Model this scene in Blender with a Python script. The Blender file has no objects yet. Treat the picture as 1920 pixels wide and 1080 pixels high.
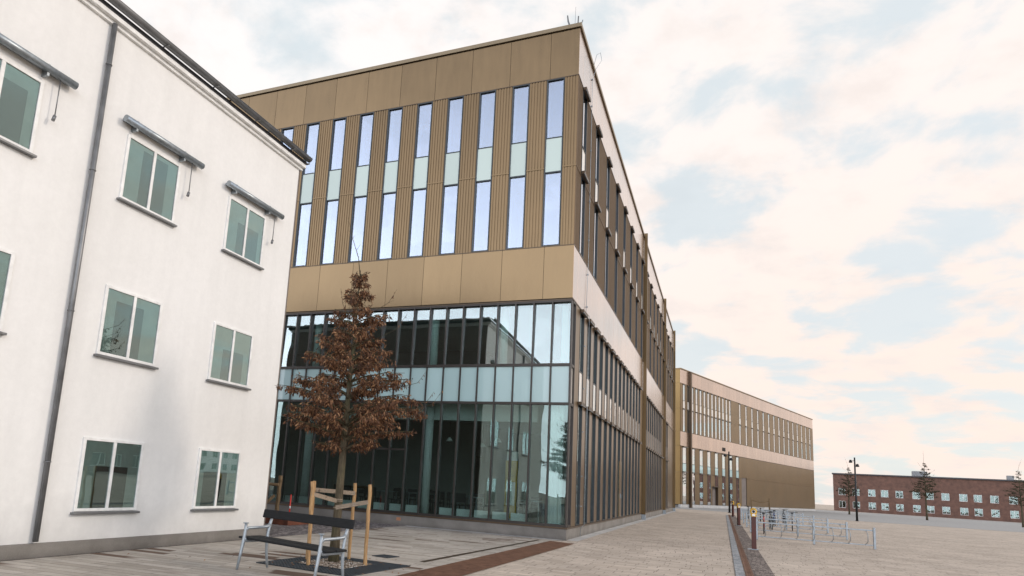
import bpy, bmesh, math, random
from math import sin, cos, pi, radians, atan2, sqrt
from mathutils import Vector, Matrix
random.seed(11)
scene = bpy.context.scene
COL = scene.collection
R90 = pi/2

# ------------------------------------------------------------------ node helpers
class N:
    """small wrapper to write node trees tersely"""
    def __init__(self, tree):
        self.t = tree; tree.nodes.clear()
    def new(self, typ, **kw):
        n = self.t.nodes.new(typ)
        for k, v in kw.items(): setattr(n, k, v)
        return n
    def link(self, a, b): self.t.links.new(a, b)
    def put(self, sock, v):
        if v is None: return
        if hasattr(v, 'is_linked') or hasattr(v, 'links'): self.link(v, sock)
        else: sock.default_value = v
    def math(self, op, a, b=None, c=None, clamp=False):
        n = self.new('ShaderNodeMath', operation=op); n.use_clamp = clamp
        self.put(n.inputs[0], a)
        if b is not None: self.put(n.inputs[1], b)
        if c is not None: self.put(n.inputs[2], c)
        return n.outputs[0]
    def mix(self, f, a, b, blend='MIX'):
        n = self.new('ShaderNodeMix', data_type='RGBA', blend_type=blend)
        self.put(n.inputs[0], f); self.put(n.inputs[6], a); self.put(n.inputs[7], b)
        return n.outputs[2]
    def noise(self, vec, scale, detail=3, rough=0.55, dim='3D'):
        n = self.new('ShaderNodeTexNoise', noise_dimensions=dim)
        if vec is not None: self.link(vec, n.inputs['Vector'])
        n.inputs['Scale'].default_value = scale
        n.inputs['Detail'].default_value = detail
        n.inputs['Roughness'].default_value = rough
        return n.outputs[0]
    def ramp(self, f, stops):
        n = self.new('ShaderNodeValToRGB'); e = n.color_ramp.elements
        while len(e) < len(stops): e.new(0.5)
        for i, (p, c) in enumerate(stops):
            e[i].position = p; e[i].color = c if len(c) == 4 else (*c, 1)
        self.link(f, n.inputs[0]); return n.outputs[0]
    def maprange(self, v, a, b, c=0, d=1, smooth=False):
        n = self.new('ShaderNodeMapRange'); n.interpolation_type = 'SMOOTHSTEP' if smooth else 'LINEAR'
        self.put(n.inputs[0], v)
        for i, x in enumerate((a, b, c, d)): n.inputs[i+1].default_value = x
        return n.outputs[0]
    def bump(self, h, strength=0.2, dist=0.01):
        n = self.new('ShaderNodeBump'); n.inputs['Strength'].default_value = strength
        n.inputs['Distance'].default_value = dist; self.link(h, n.inputs['Height']); return n.outputs[0]
    def pos(self): return self.new('ShaderNodeNewGeometry').outputs['Position']
    def obj(self): return self.new('ShaderNodeTexCoord').outputs['Object']
    def rnd(self): return self.new('ShaderNodeObjectInfo').outputs['Random']
    def out(self, s):
        o = self.new('ShaderNodeOutputMaterial'); self.link(s, o.inputs[0])
    def principled(self, col, rough=0.6, metal=0.0, spec=0.5, normal=None, coat=0, coat_rough=0.1, out=True):
        p = self.new('ShaderNodeBsdfPrincipled')
        self.put(p.inputs['Base Color'], (*col, 1) if isinstance(col, tuple) and len(col) == 3 else col)
        self.put(p.inputs['Roughness'], rough); self.put(p.inputs['Metallic'], metal)
        p.inputs['Specular IOR Level'].default_value = spec
        p.inputs['Coat Weight'].default_value = coat; p.inputs['Coat Roughness'].default_value = coat_rough
        if normal is not None: self.link(normal, p.inputs['Normal'])
        if out: self.out(p.outputs[0])
        return p

def mat(name):
    m = bpy.data.materials.new(name); m.use_nodes = True
    return m, N(m.node_tree)

def simple(name, col, rough=0.6, metal=0.0, var=0.12, scale=6.0, spec=0.5, coat=0.0, bump=0.0):
    m, n = mat(name)
    v = n.noise(n.pos(), scale, 4)
    f = n.maprange(v, 0.3, 0.7, 1-var, 1+var)
    c = n.mix(1.0, (*col, 1), f, 'MULTIPLY')
    r = n.maprange(v, 0.3, 0.7, max(rough-0.06, 0.02), min(rough+0.06, 1))
    b = n.bump(n.noise(n.pos(), scale*12, 3), bump, 0.01) if bump else None
    n.principled(c, r, metal, spec, b, coat)
    return m

# ------------------------------------------------------------------ materials
M = {}
def bronze(name, col, rough, metal, coat):
    m, n = mat(name)
    p = n.pos()
    st = n.new('ShaderNodeMapping'); n.link(p, st.inputs[0]); st.inputs['Scale'].default_value = (1.6, 1.6, 0.25)
    streak = n.noise(st.outputs[0], 3.0, 5)
    big = n.noise(p, 0.35, 3)
    f = n.math('MULTIPLY', n.maprange(streak, 0.3, 0.7, 0.93, 1.06), n.maprange(big, 0.3, 0.7, 0.93, 1.07))
    f = n.math('MULTIPLY', f, n.maprange(n.rnd(), 0, 1, 0.91, 1.08))
    c = n.mix(1.0, (*col, 1), f, 'MULTIPLY')
    r = n.maprange(streak, 0.3, 0.7, rough-0.04, rough+0.05)
    b = n.bump(n.noise(p, 1.3, 2), 0.06, 0.05)
    n.principled(c, r, metal, 0.5, b, coat, 0.2)
    return m
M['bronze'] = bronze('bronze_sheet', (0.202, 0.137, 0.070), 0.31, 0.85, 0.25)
M['bronze_sky_sheen'] = bronze('bronze_sheet_sky_sheen', (0.50, 0.35, 0.265), 0.24, 0.85, 1.0)  # same bronze as the south side, pink sky sheen put into the colour
M['bronze_rib'] = bronze('bronze_rib', (0.190, 0.128, 0.066), 0.38, 0.75, 0.12)
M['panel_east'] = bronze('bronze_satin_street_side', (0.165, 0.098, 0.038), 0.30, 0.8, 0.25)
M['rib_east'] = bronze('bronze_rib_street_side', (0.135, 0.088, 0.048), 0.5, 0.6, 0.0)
M['bronze_dark'] = bronze('bronze_dark', (0.10, 0.07, 0.045), 0.45, 0.6, 0.1)
M['frame'] = simple('window_frame_paint', (0.028, 0.042, 0.05), 0.4, 0.2)
M['mullion'] = simple('mullion_paint', (0.05, 0.043, 0.038), 0.42, 0.4)
M['edge'] = simple('pale_bronze_edge', (0.26, 0.20, 0.15), 0.4, 0.6)
M['frame'] = simple('window_frame_paint', (0.03, 0.038, 0.043), 0.4, 0.2)
M['gap'] = simple('joint_shadow', (0.02, 0.016, 0.012), 0.8)

def concrete(name, a, b, sc=1.2, rough=0.85):
    m, n = mat(name)
    p = n.pos()
    v = n.noise(p, sc, 6, 0.6); fine = n.noise(p, 60, 3)
    c = n.ramp(v, [(0.3, a), (0.7, b)])
    c = n.mix(1.0, c, n.maprange(fine, 0.3, 0.7, 0.9, 1.1), 'MULTIPLY')
    # splash stains low on the wall
    z = n.new('ShaderNodeSeparateXYZ'); n.link(p, z.inputs[0])
    st = n.maprange(n.math('ADD', z.outputs[2], n.math('MULTIPLY', n.noise(p, 5, 3), 0.15)), 0.05, 0.2, 0.7, 1.0)
    c = n.mix(1.0, c, st, 'MULTIPLY')
    n.principled(c, rough, 0, 0.3, n.bump(fine, 0.25, 0.004))
    return m
M['plinth'] = concrete('plinth_concrete', (0.15, 0.138, 0.122), (0.235, 0.22, 0.20))
M['kerbstone'] = concrete('pale_kerbstone', (0.36, 0.36, 0.35), (0.5, 0.5, 0.49), 3)

def glass(name, tint, refl, rcol, warp=0.02):
    m, n = mat(name)
    p = n.pos()
    nrm = n.bump(n.noise(p, 0.9, 1), warp, 0.3)
    lw = n.new('ShaderNodeLayerWeight'); lw.inputs['Blend'].default_value = 0.5
    f = n.math('POWER', lw.outputs['Facing'], 2.3)
    f = n.math('ADD', refl, n.math('MULTIPLY', f, 1-refl), clamp=True)
    t = n.new('ShaderNodeBsdfTransparent'); t.inputs[0].default_value = (*tint, 1)
    g = n.new('ShaderNodeBsdfGlossy'); n.link(n.mix(n.math('POWER', lw.outputs['Facing'], 3.0), (*rcol, 1), (1, 1, 1, 1)), g.inputs['Color']); g.inputs['Roughness'].default_value = 0.0
    n.link(nrm, g.inputs['Normal'])
    mx = n.new('ShaderNodeMixShader'); n.link(f, mx.inputs[0]); n.link(t.outputs[0], mx.inputs[1]); n.link(g.outputs[0], mx.inputs[2])
    n.out(mx.outputs[0])
    return m
M['glass_low'] = glass('storefront_glass', (0.72, 0.81, 0.795), 0.10, (0.84, 1.0, 0.97), 0.012)
M['glass_high'] = glass('office_glass', (0.62, 0.72, 0.84), 0.30, (0.84, 0.90, 1.0), 0.006)
M['glass_far'] = glass('bright_reflecting_glass', (0.6, 0.7, 0.7), 0.55, (0.95, 0.98, 1.0), 0.004)
def spandrel(name, col, refl=0.12):
    m, n = mat(name)
    c = n.mix(1.0, (*col, 1), n.maprange(n.rnd(), 0, 1, 0.94, 1.06), 'MULTIPLY')
    n.principled(c, 0.45, 0, 0.5, n.bump(n.noise(n.pos(), 0.9, 1), 0.02, 0.3), 1.0, 0.02)
    return m
M['spandrel'] = spandrel('mint_back_painted_glass', (0.45, 0.54, 0.49))
M['spandrel_low'] = spandrel('blue_green_back_painted_glass', (0.40, 0.56, 0.56))
M['spandrel_side'] = spandrel('pale_back_painted_glass', (0.66, 0.62, 0.56))

M['white_in'] = simple('interior_white', (0.86, 0.88, 0.86), 0.6, var=0.04)
M['wall_in'] = simple('interior_wall', (0.22, 0.21, 0.20), 0.8, var=0.1, scale=0.6)
M['ceil_in'] = simple('interior_ceiling', (0.42, 0.42, 0.41), 0.8)
M['floor_in'] = simple('interior_floor', (0.10, 0.095, 0.09), 0.4, var=0.2, scale=2)
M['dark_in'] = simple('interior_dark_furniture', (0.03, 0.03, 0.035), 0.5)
M['steel'] = simple('galvanised_steel', (0.30, 0.335, 0.36), 0.38, 0.7, 0.18, 14)
M['alu'] = simple('cast_aluminium', (0.33, 0.37, 0.40), 0.42, 0.45, 0.1, 20, bump=0.08)
M['black'] = simple('black_painted_steel', (0.012, 0.013, 0.015), 0.45, 0.3)
M['rubber'] = simple('black_rubber', (0.015, 0.015, 0.016), 0.8)
M['cast_iron'] = simple('grate_cast_iron', (0.045, 0.055, 0.065), 0.55, 0.5, 0.3, 9, bump=0.2)
M['soil'] = simple('dark_soil', (0.02, 0.018, 0.015), 0.95)
M['yellow'] = simple('yellow_paint', (0.58, 0.33, 0.012), 0.45)
M['orange'] = simple('orange_paint', (0.75, 0.22, 0.02), 0.5)
M['red'] = simple('red_paint', (0.62, 0.03, 0.015), 0.45)
M['white'] = simple('white_paint', (0.78, 0.78, 0.76), 0.5)
M['blue'] = simple('blue_paint', (0.03, 0.08, 0.28), 0.5)
M['rust_post'] = simple('dark_red_brown_post', (0.075, 0.018, 0.012), 0.5, 0.1, 0.25, 7)
M['corten'] = simple('rusty_steel_plate', (0.16, 0.055, 0.03), 0.8, 0.1, 0.4, 5, bump=0.2)
M['gutter'] = simple('dark_zinc_gutter', (0.19, 0.195, 0.20), 0.42, 0.6, 0.2, 4)
M['roof'] = simple('dark_roof_sheet', (0.05, 0.05, 0.055), 0.6)
M['brown_wall'] = simple('dark_brown_render', (0.16, 0.135, 0.12), 0.85, var=0.15, scale=1.0)
M['brick'] = simple('red_brown_brick', (0.14, 0.075, 0.055), 0.85, var=0.3, scale=1.4)
M['gravel'] = simple('gravel', (0.25, 0.21, 0.17), 0.9, var=0.5, scale=30)

def render_wall():
    m, n = mat('white_render')
    p = n.pos()
    big = n.noise(p, 0.5, 4); fine = n.noise(p, 45, 3)
    st = n.new('ShaderNodeMapping'); n.link(p, st.inputs[0]); st.inputs['Scale'].default_value = (2.5, 2.5, 0.2)
    streak = n.noise(st.outputs[0], 1.6, 5)
    c = n.ramp(big, [(0.3, (0.77, 0.765, 0.74)), (0.7, (0.82, 0.815, 0.795))])
    c = n.mix(1.0, c, n.maprange(streak, 0.35, 0.75, 1.0, 0.955), 'MULTIPLY')
    z = n.new('ShaderNodeSeparateXYZ'); n.link(p, z.inputs[0])
    sp = n.maprange(n.math('ADD', z.outputs[2], n.math('MULTIPLY', n.noise(p, 3, 4), 0.9)), 0.3, 1.5, 0.72, 1.0)
    c = n.mix(1.0, c, sp, 'MULTIPLY'); c = n.mix(1.0, c, n.maprange(n.noise(p, 9, 5, 0.7), 0.3, 0.7, 0.965, 1.02), 'MULTIPLY')
    n.principled(c, 0.9, 0, 0.2, n.bump(fine, 0.25, 0.004))
    return m
M['render'] = render_wall()

def wood(name, a, b, sc):
    m, n = mat(name)
    mp = n.new('ShaderNodeMapping'); n.link(n.obj(), mp.inputs[0]); mp.inputs['Scale'].default_value = sc
    v = n.noise(mp.outputs[0], 9, 6, 0.65)
    k = n.noise(n.obj(), 7, 2)
    c = n.ramp(v, [(0.3, a), (0.62, b)])
    c = n.mix(n.maprange(k, 0.66, 0.76, 0, 0.75), c, (0.05, 0.03, 0.018, 1))
    n.principled(c, 0.75, 0, 0.3, n.bump(v, 0.4, 0.004))
    return m
M['stake'] = wood('pine_stake_wood', (0.22, 0.12, 0.05), (0.46, 0.29, 0.14), (6, 6, 0.6))
M['strap'] = wood('weathered_strap', (0.16, 0.12, 0.085), (0.33, 0.26, 0.19), (1, 6, 6))
M['stake_old'] = wood('brown_stake_wood', (0.09, 0.06, 0.03), (0.22, 0.15, 0.08), (6, 6, 0.6))
M['bench_slat'] = wood('black_stained_slat', (0.006, 0.007, 0.008), (0.014, 0.015, 0.016), (0.6, 8, 8))
def bark():
    m, n = mat('grey_brown_bark')
    mp = n.new('ShaderNodeMapping'); n.link(n.pos(), mp.inputs[0]); mp.inputs['Scale'].default_value = (14, 14, 2.5)
    v = n.noise(mp.outputs[0], 3, 6, 0.7)
    g = n.noise(n.pos(), 2.2, 2)
    c = n.ramp(v, [(0.3, (0.035, 0.028, 0.018)), (0.7, (0.13, 0.105, 0.068))])
    c = n.mix(n.maprange(g, 0.45, 0.65, 0, 0.45), c, (0.10, 0.105, 0.05, 1))
    n.principled(c, 0.9, 0, 0.2, n.bump(v, 0.7, 0.01))
    return m
M['bark'] = bark()
def leaf():
    m, n = mat('dry_brown_leaf')
    g = n.new('ShaderNodeNewGeometry')
    r = g.outputs['Random Per Island']
    c = n.ramp(r, [(0.0, (0.045, 0.022, 0.013)), (0.45, (0.12, 0.055, 0.028)), (0.8, (0.23, 0.11, 0.052)), (1.0, (0.46, 0.26, 0.13))])
    p = n.principled(c, 0.55, 0, 0.35, out=False)
    t = n.new('ShaderNodeBsdfTranslucent'); n.link(c, t.inputs[0])
    mx = n.new('ShaderNodeMixShader'); mx.inputs[0].default_value = 0.18
    n.link(p.outputs[0], mx.inputs[1]); n.link(t.outputs[0], mx.inputs[2]); n.out(mx.outputs[0])
    return m
M['leaf'] = leaf()
def leaf2():
    m, n = mat('distant_foliage')
    g = n.new('ShaderNodeNewGeometry')
    c = n.ramp(g.outputs['Random Per Island'], [(0.0, (0.03, 0.03, 0.015)), (1.0, (0.10, 0.085, 0.05))])
    n.principled(c, 0.8, 0, 0.2)
    return m
M['leaf_far'] = leaf2()

def slabs(name, bw, bh, joint, stops, rot=0.0, accent=None, accent_amt=0.0, accent2=None, jcol=(0.12, 0.11, 0.10), stain=0.25, offs=(0, 0), bump=0.5, jdark=0.75):
    """running bond of bw x bh stones in world metres; each stone gets its own tone"""
    m, n = mat(name)
    mp = n.new('ShaderNodeMapping'); n.link(n.pos(), mp.inputs[0])
    mp.inputs['Location'].default_value = (offs[0], offs[1], 0); mp.inputs['Rotation'].default_value = (0, 0, rot)
    s = n.new('ShaderNodeSeparateXYZ'); n.link(mp.outputs[0], s.inputs[0])
    v = n.math('DIVIDE', s.outputs[1], bh)
    row = n.math('FLOOR', v)
    w1 = n.new('ShaderNodeTexWhiteNoise', noise_dimensions='1D'); n.link(row, w1.inputs['W'])
    u = n.math('ADD', n.math('DIVIDE', s.outputs[0], bw), w1.outputs['Value'])
    colm = n.math('FLOOR', u)
    cv = n.new('ShaderNodeCombineXYZ'); n.link(colm, cv.inputs[0]); n.link(row, cv.inputs[1])
    w2 = n.new('ShaderNodeTexWhiteNoise', noise_dimensions='3D'); n.link(cv.outputs[0], w2.inputs['Vector'])
    fu = n.math('FRACT', u); fv = n.math('FRACT', v)
    du = n.math('MULTIPLY', n.math('MINIMUM', fu, n.math('SUBTRACT', 1.0, fu)), bw)
    dv = n.math('MULTIPLY', n.math('MINIMUM', fv, n.math('SUBTRACT', 1.0, fv)), bh)
    d = n.math('MINIMUM', du, dv)
    # each joint is a little wider or tighter
    jw = n.math('MULTIPLY', n.maprange(n.noise(n.pos(), 1.7, 3), 0.3, 0.7, 0.5, 1.5), joint)
    j = n.math('DIVIDE', d, jw, clamp=True)
    j = n.math('MINIMUM', j, 1.0)
    c = n.ramp(w2.outputs['Value'], stops)
    if accent:
        a = n.math('GREATER_THAN', w2.outputs['Value'], 1-accent_amt)
        zone = n.maprange(n.noise(n.pos(), 0.35, 2), 0.42, 0.52, 0.0, 1.0)
        c = n.mix(n.math('MULTIPLY', a, zone), c, (*accent, 1))
    st = n.noise(n.pos(), 0.45, 6, 0.62); fine = n.noise(n.pos(), 38, 4, 0.6); med = n.noise(n.pos(), 5, 4, 0.6)
    c = n.mix(1.0, c, n.maprange(st, 0.28, 0.72, 1-stain, 1+stain*0.5), 'MULTIPLY')
    c = n.mix(1.0, c, n.maprange(med, 0.28, 0.72, 0.92, 1.07), 'MULTIPLY')
    c = n.mix(1.0, c, n.maprange(fine, 0.3, 0.7, 0.88, 1.1), 'MULTIPLY')
    c = n.mix(n.math('MULTIPLY', n.math('SUBTRACT', 1.0, j), jdark), c, (*jcol, 1))
    h = n.math('ADD', j, n.math('MULTIPLY', fine, 0.15))
    n.principled(c, 0.85, 0, 0.3, n.bump(h, bump, 0.006))
    return m
M['plaza'] = slabs('plaza_long_slabs', 0.95, 0.20, 0.013, [(0.0, (0.35, 0.315, 0.27)), (0.5, (0.43, 0.395, 0.345)), (1.0, (0.50, 0.46, 0.41))],
                   rot=radians(-4), accent=(0.135, 0.09, 0.065), accent_amt=0.17, jdark=0.9)
M['path'] = slabs('path_pavers', 0.46, 0.26, 0.013, [(0.0, (0.43, 0.365, 0.30)), (1.0, (0.54, 0.465, 0.39))], rot=radians(0.5), stain=0.22, jcol=(0.11, 0.092, 0.078), jdark=0.95)
M['bricks'] = slabs('grey_brown_paving_bricks', 0.105, 0.26, 0.013, [(0.0, (0.11, 0.09, 0.08)), (1.0, (0.27, 0.225, 0.20))], stain=0.25, jcol=(0.03, 0.025, 0.02), jdark=1.0)
M['pale_edge'] = slabs('pale_edge_stones', 0.5, 0.5, 0.005, [(0.0, (0.42, 0.42, 0.41)), (1.0, (0.54, 0.53, 0.51))], stain=0.2)
M['bluish_kerb'] = slabs('blue_grey_kerb_setts', 0.11, 0.22, 0.006, [(0.0, (0.22, 0.235, 0.25)), (1.0, (0.38, 0.395, 0.41))], stain=0.3)
def cobble():
    m, n = mat('granite_setts')
    mp = n.new('ShaderNodeMapping'); n.link(n.pos(), mp.inputs[0])
    v = n.new('ShaderNodeTexVoronoi'); v.inputs['Scale'].default_value = 9.5; v.inputs['Randomness'].default_value = 0.75
    n.link(mp.outputs[0], v.inputs[0])
    e = n.new('ShaderNodeTexVoronoi', feature='DISTANCE_TO_EDGE'); e.inputs['Scale'].default_value = 9.5; e.inputs['Randomness'].default_value = 0.75
    n.link(mp.outputs[0], e.inputs[0])
    s = n.new('ShaderNodeSeparateColor'); n.link(v.outputs['Color'], s.inputs[0])
    c = n.ramp(s.outputs[0], [(0, (0.11, 0.10, 0.105)), (0.6, (0.25, 0.225, 0.225)), (1, (0.36, 0.32, 0.31))])
    j = n.maprange(e.outputs[0], 0.0, 0.12, 0, 1)
    c = n.mix(j, (0.05, 0.045, 0.04, 1), c)
    c = n.mix(1.0, c, n.maprange(n.noise(n.pos(), 40, 3), 0.3, 0.7, 0.85, 1.15), 'MULTIPLY')
    n.principled(c, 0.8, 0, 0.3, n.bump(j, 0.8, 0.015))
    return m
M['cobble'] = cobble()
def tactile():
    m, n = mat('brown_ribbed_iron')
    v = n.noise(n.pos(), 4, 5, 0.65)
    c = n.ramp(v, [(0.3, (0.085, 0.042, 0.026)), (0.7, (0.20, 0.105, 0.065))])
    n.principled(c, 0.75, 0.1, 0.3, n.bump(n.noise(n.pos(), 60, 3), 0.3, 0.003))
    return m
M['tactile'] = tactile()

# ------------------------------------------------------------------ mesh builder
class MB:
    def __init__(s): s.v = []; s.f = []; s.mi = []; s.smooth = []
    def add(s, vs, fs, smooth=False, m=0):
        o = len(s.v); s.v += [tuple(p) for p in vs]
        for f in fs: s.f.append(tuple(i+o for i in f)); s.smooth.append(smooth); s.mi.append(m)
    def box(s, x0, x1, y0, y1, z0, z1, bev=0.0, m=0):
        x0, x1 = min(x0, x1), max(x0, x1); y0, y1 = min(y0, y1), max(y0, y1); z0, z1 = min(z0, z1), max(z0, z1)
        if bev <= 0:
            s.add([(x0,y0,z0),(x1,y0,z0),(x1,y1,z0),(x0,y1,z0),(x0,y0,z1),(x1,y0,z1),(x1,y1,z1),(x0,y1,z1)],
                  [(0,3,2,1),(4,5,6,7),(0,1,5,4),(1,2,6,5),(2,3,7,6),(3,0,4,7)], m=m); return
        b = min(bev, (x1-x0)*.45, (y1-y0)*.45, (z1-z0)*.45)
        bm = bmesh.new(); bmesh.ops.create_cube(bm, size=1)
        for v in bm.verts:
            v.co = Vector(((x0+x1)/2+v.co.x*(x1-x0), (y0+y1)/2+v.co.y*(y1-y0), (z0+z1)/2+v.co.z*(z1-z0)))
        bmesh.ops.bevel(bm, geom=bm.edges[:], offset=b, segments=2, affect='EDGES', profile=0.5)
        s.add([v.co[:] for v in bm.verts], [[v.index for v in f.verts] for f in bm.faces], m=m); bm.free()
    def beam(s, a, b, w, h, up=(0, 0, 1)):
        """rectangular bar from a to b"""
        a = Vector(a); b = Vector(b); d = (b-a).normalized(); up = Vector(up)
        r = d.cross(up)
        if r.length < 1e-4: r = d.cross(Vector((1, 0, 0)))
        r.normalize(); u = r.cross(d)
        vs = []
        for p in (a, b):
            for (i, j) in ((-1,-1),(1,-1),(1,1),(-1,1)): vs.append(p+r*(w/2*i)+u*(h/2*j))
        s.add(vs, [(0,3,2,1),(4,5,6,7),(0,1,5,4),(1,2,6,5),(2,3,7,6),(3,0,4,7)])
    def tube(s, pts, rad, seg=10, cap=True, squash=None):
        pts = [Vector(p) for p in pts]; k = len(pts)
        rad = rad if isinstance(rad, (list, tuple)) else [rad]*k
        d0 = (pts[1]-pts[0]).normalized()
        ref = Vector((0, 0, 1)) if abs(d0.z) < 0.9 else Vector((1, 0, 0))
        r = d0.cross(ref).normalized(); vs = []
        for i, p in enumerate(pts):
            d = (pts[min(i+1, k-1)]-pts[max(i-1, 0)]).normalized()
            r = (r-d*r.dot(d)).normalized(); u = d.cross(r)
            for j in range(seg):
                a = 2*pi*j/seg; q = r*cos(a)*rad[i]+u*sin(a)*rad[i]*(squash or 1)
                vs.append(p+q)
        fs = [(i*seg+j, i*seg+(j+1)%seg, (i+1)*seg+(j+1)%seg, (i+1)*seg+j) for i in range(k-1) for j in range(seg)]
        s.add(vs, fs, True)
        if cap:
            o = len(s.v)-len(vs)
            s.f.append(tuple(o+j for j in reversed(range(seg)))); s.smooth.append(False); s.mi.append(0)
            s.f.append(tuple(o+(k-1)*seg+j for j in range(seg))); s.smooth.append(False); s.mi.append(0)
    def ring(s, c, R, r, axis='y', seg=28, sub=8):
        c = Vector(c); vs = []
        for i in range(seg):
            a = 2*pi*i/seg
            for j in range(sub):
                b = 2*pi*j/sub; q = R+r*cos(b)
                if axis == 'y': p = (q*cos(a), r*sin(b), q*sin(a))
                elif axis == 'x': p = (r*sin(b), q*cos(a), q*sin(a))
                else: p = (q*cos(a), q*sin(a), r*sin(b))
                vs.append(c+Vector(p))
        fs = [(i*sub+j, ((i+1)%seg)*sub+j, ((i+1)%seg)*sub+(j+1)%sub, i*sub+(j+1)%sub) for i in range(seg) for j in range(sub)]
        s.add(vs, fs, True)
    def mesh(s, name, mats):
        me = bpy.data.meshes.new(name); me.from_pydata(s.v, [], s.f); me.update()
        for m in (mats if isinstance(mats, (list, tuple)) else [mats]): me.materials.append(m)
        me.polygons.foreach_set('use_smooth', s.smooth); me.polygons.foreach_set('material_index', s.mi)
        bm = bmesh.new(); bm.from_mesh(me); bmesh.ops.recalc_face_normals(bm, faces=bm.faces[:]); bm.to_mesh(me); bm.free()
        return me
    def build(s, name, m, parent=None, loc=(0, 0, 0), rz=0.0):
        return link(name, s.mesh(name, m), parent, loc, rz)

def link(name, data, parent=None, loc=(0, 0, 0), rz=0.0, scale=None):
    o = bpy.data.objects.new(name, data); COL.objects.link(o)
    o.location = loc; o.rotation_euler = (0, 0, rz)
    if scale: o.scale = scale
    if parent: o.parent = parent
    return o
def thing(name, label, cat, loc=(0, 0, 0), rz=0.0, group=None):
    return tag(link(name, None, None, loc, rz), label, cat, group)
def tag(o, label=None, cat=None, group=None, kind=None):
    if label: o['label'] = label
    if cat: o['category'] = cat
    if group: o['group'] = group
    if kind: o['kind'] = kind
    return o
def dup(o, loc=None, rz=None, label=None):
    c = o.copy(); COL.objects.link(c)
    if loc is not None: c.location = loc
    if rz is not None: c.rotation_euler = (0, 0, rz)
    if label: c['label'] = label
    for ch in list(o.children):
        d = ch.copy(); COL.objects.link(d); d.parent = c
        for g in list(ch.children):
            e = g.copy(); COL.objects.link(e); e.parent = d
    return c
def one(name, m, parent=None, loc=(0, 0, 0), rz=0.0, **k):
    """one box part: k = b=(x0,x1,y0,y1,z0,z1)"""
    mb = MB(); mb.box(*k['b'], bev=k.get('bev', 0)); return mb.build(name, m, parent, loc, rz)

# ------------------------------------------------------------------ setting: the ground
def sheet(name, pts, z, m, label=None):
    mb = MB(); mb.add([(x, y, z) for x, y in pts], [tuple(range(len(pts)))])
    return tag(mb.build(name, m), kind='structure')
sheet('ground', [(-900, -900), (900, -900), (900, 900), (-900, 900)], -0.012, M['path'])
sheet('plaza_paving', [(-5.5, -60), (-0.42, -60), (-0.33, -8), (-0.22, 0.05), (-5.44, 0.05), (-5.5, -7.5)], -0.004, M['plaza'])
sheet('cobbles', [(-40, -60), (-5.53, -60), (-5.55, -7.5), (-5.46, 0.05), (-40, 0.05)], -0.004, M['cobble'])
sheet('path', [(0.45, -60), (4.64, -60), (4.64, 47), (3.9, 60), (0.0, 60), (0.0, 0.0), (0.45, -0.9)], -0.004, M['path'])
sheet('edge_paving', [(0.0, 0.02), (0.34, 0.02), (0.34, 48.6), (0.0, 48.6)], 0.0, M['pale_edge'])
sheet('edge_paving', [(-5.40, -0.30), (-0.2, -0.30), (0.0, 0.0), (-5.40, 0.0)], 0.0, M['pale_edge'])
sheet('forecourt', [(-3, 61), (60, 61), (60, 160), (-3, 160)], -0.004, M['kerbstone'])
# kerb line, drain channel and brick strip along the right of the path
mb = MB(); mb.box(4.66, 4.84, -40, 47, -0.05, 0.012, 0.004)
tag(mb.build('kerb', M['bluish_kerb']), kind='structure')
mb = MB(); mb.box(4.86, 4.90, -40, 48, -0.05, 0.008); mb.box(4.975, 5.01, -40, 48, -0.05, 0.008)
for k in range(0, 700):
    y = -8+k*0.08
    mb.box(4.90, 4.975, y, y+0.045, -0.04, 0.006)
tag(mb.build('drain_channel', M['tactile'], None), kind='structure')
sheet('brick_strip', [(5.02, -40), (5.44, -40), (5.44, 48), (5.02, 48)], 0.0, M['bricks'])
# brown ribbed guide strip at the building corner (each rib real)
mb = MB()
def strip_pt(u, v):   # u 0..1 across, v 0..1 along
    a = Vector((-0.55, -14.0)); b = Vector((-0.30, -0.82)); c = Vector((0.25, -14.2)); d = Vector((0.45, -1.06))
    p = a.lerp(b, v).lerp(c.lerp(d, v), u); return (p.x, p.y)
nr = 26
for i in range(nr):
    u0 = i/nr; u1 = (i+0.62)/nr
    q = [strip_pt(u0, 0), strip_pt(u1, 0), strip_pt(u1, 1), strip_pt(u0, 1)]
    mb.add([(x, y, -0.002) for x, y in q]+[(x, y, 0.007) for x, y in q], [(4,5,6,7),(0,1,5,4),(1,2,6,5),(2,3,7,6),(3,0,4,7)])
q = [strip_pt(0, 0), strip_pt(1, 0), strip_pt(1, 1), strip_pt(0, 1)]
mb.add([(x, y, 0.001) for x, y in q], [(0, 1, 2, 3)])
for k in range(32):
    q = [strip_pt(0, k/32), strip_pt(1, k/32), strip_pt(1, k/32+0.0009), strip_pt(0, k/32+0.0009)]
    mb.add([(x, y, 0.009) for x, y in q], [(0, 1, 2, 3)])
tag(mb.build('guide_strip', M['tactile']), kind='structure')
mb = MB(); mb.add([(-1.02, -8.64, 0.003), (-0.90, -8.66, 0.003), (-0.60, -0.78, 0.003), (-0.70, -0.76, 0.003)], [(0, 1, 2, 3)])
for k in range(90):
    t = k/90; x = -1.0+t*0.3; y = -8.6+t*7.8
    mb.box(x+0.01, x+0.075, y, y+0.05, 0.003, 0.007)
tag(mb.build('slot_drain', M['bronze_dark']), kind='structure')

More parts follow.
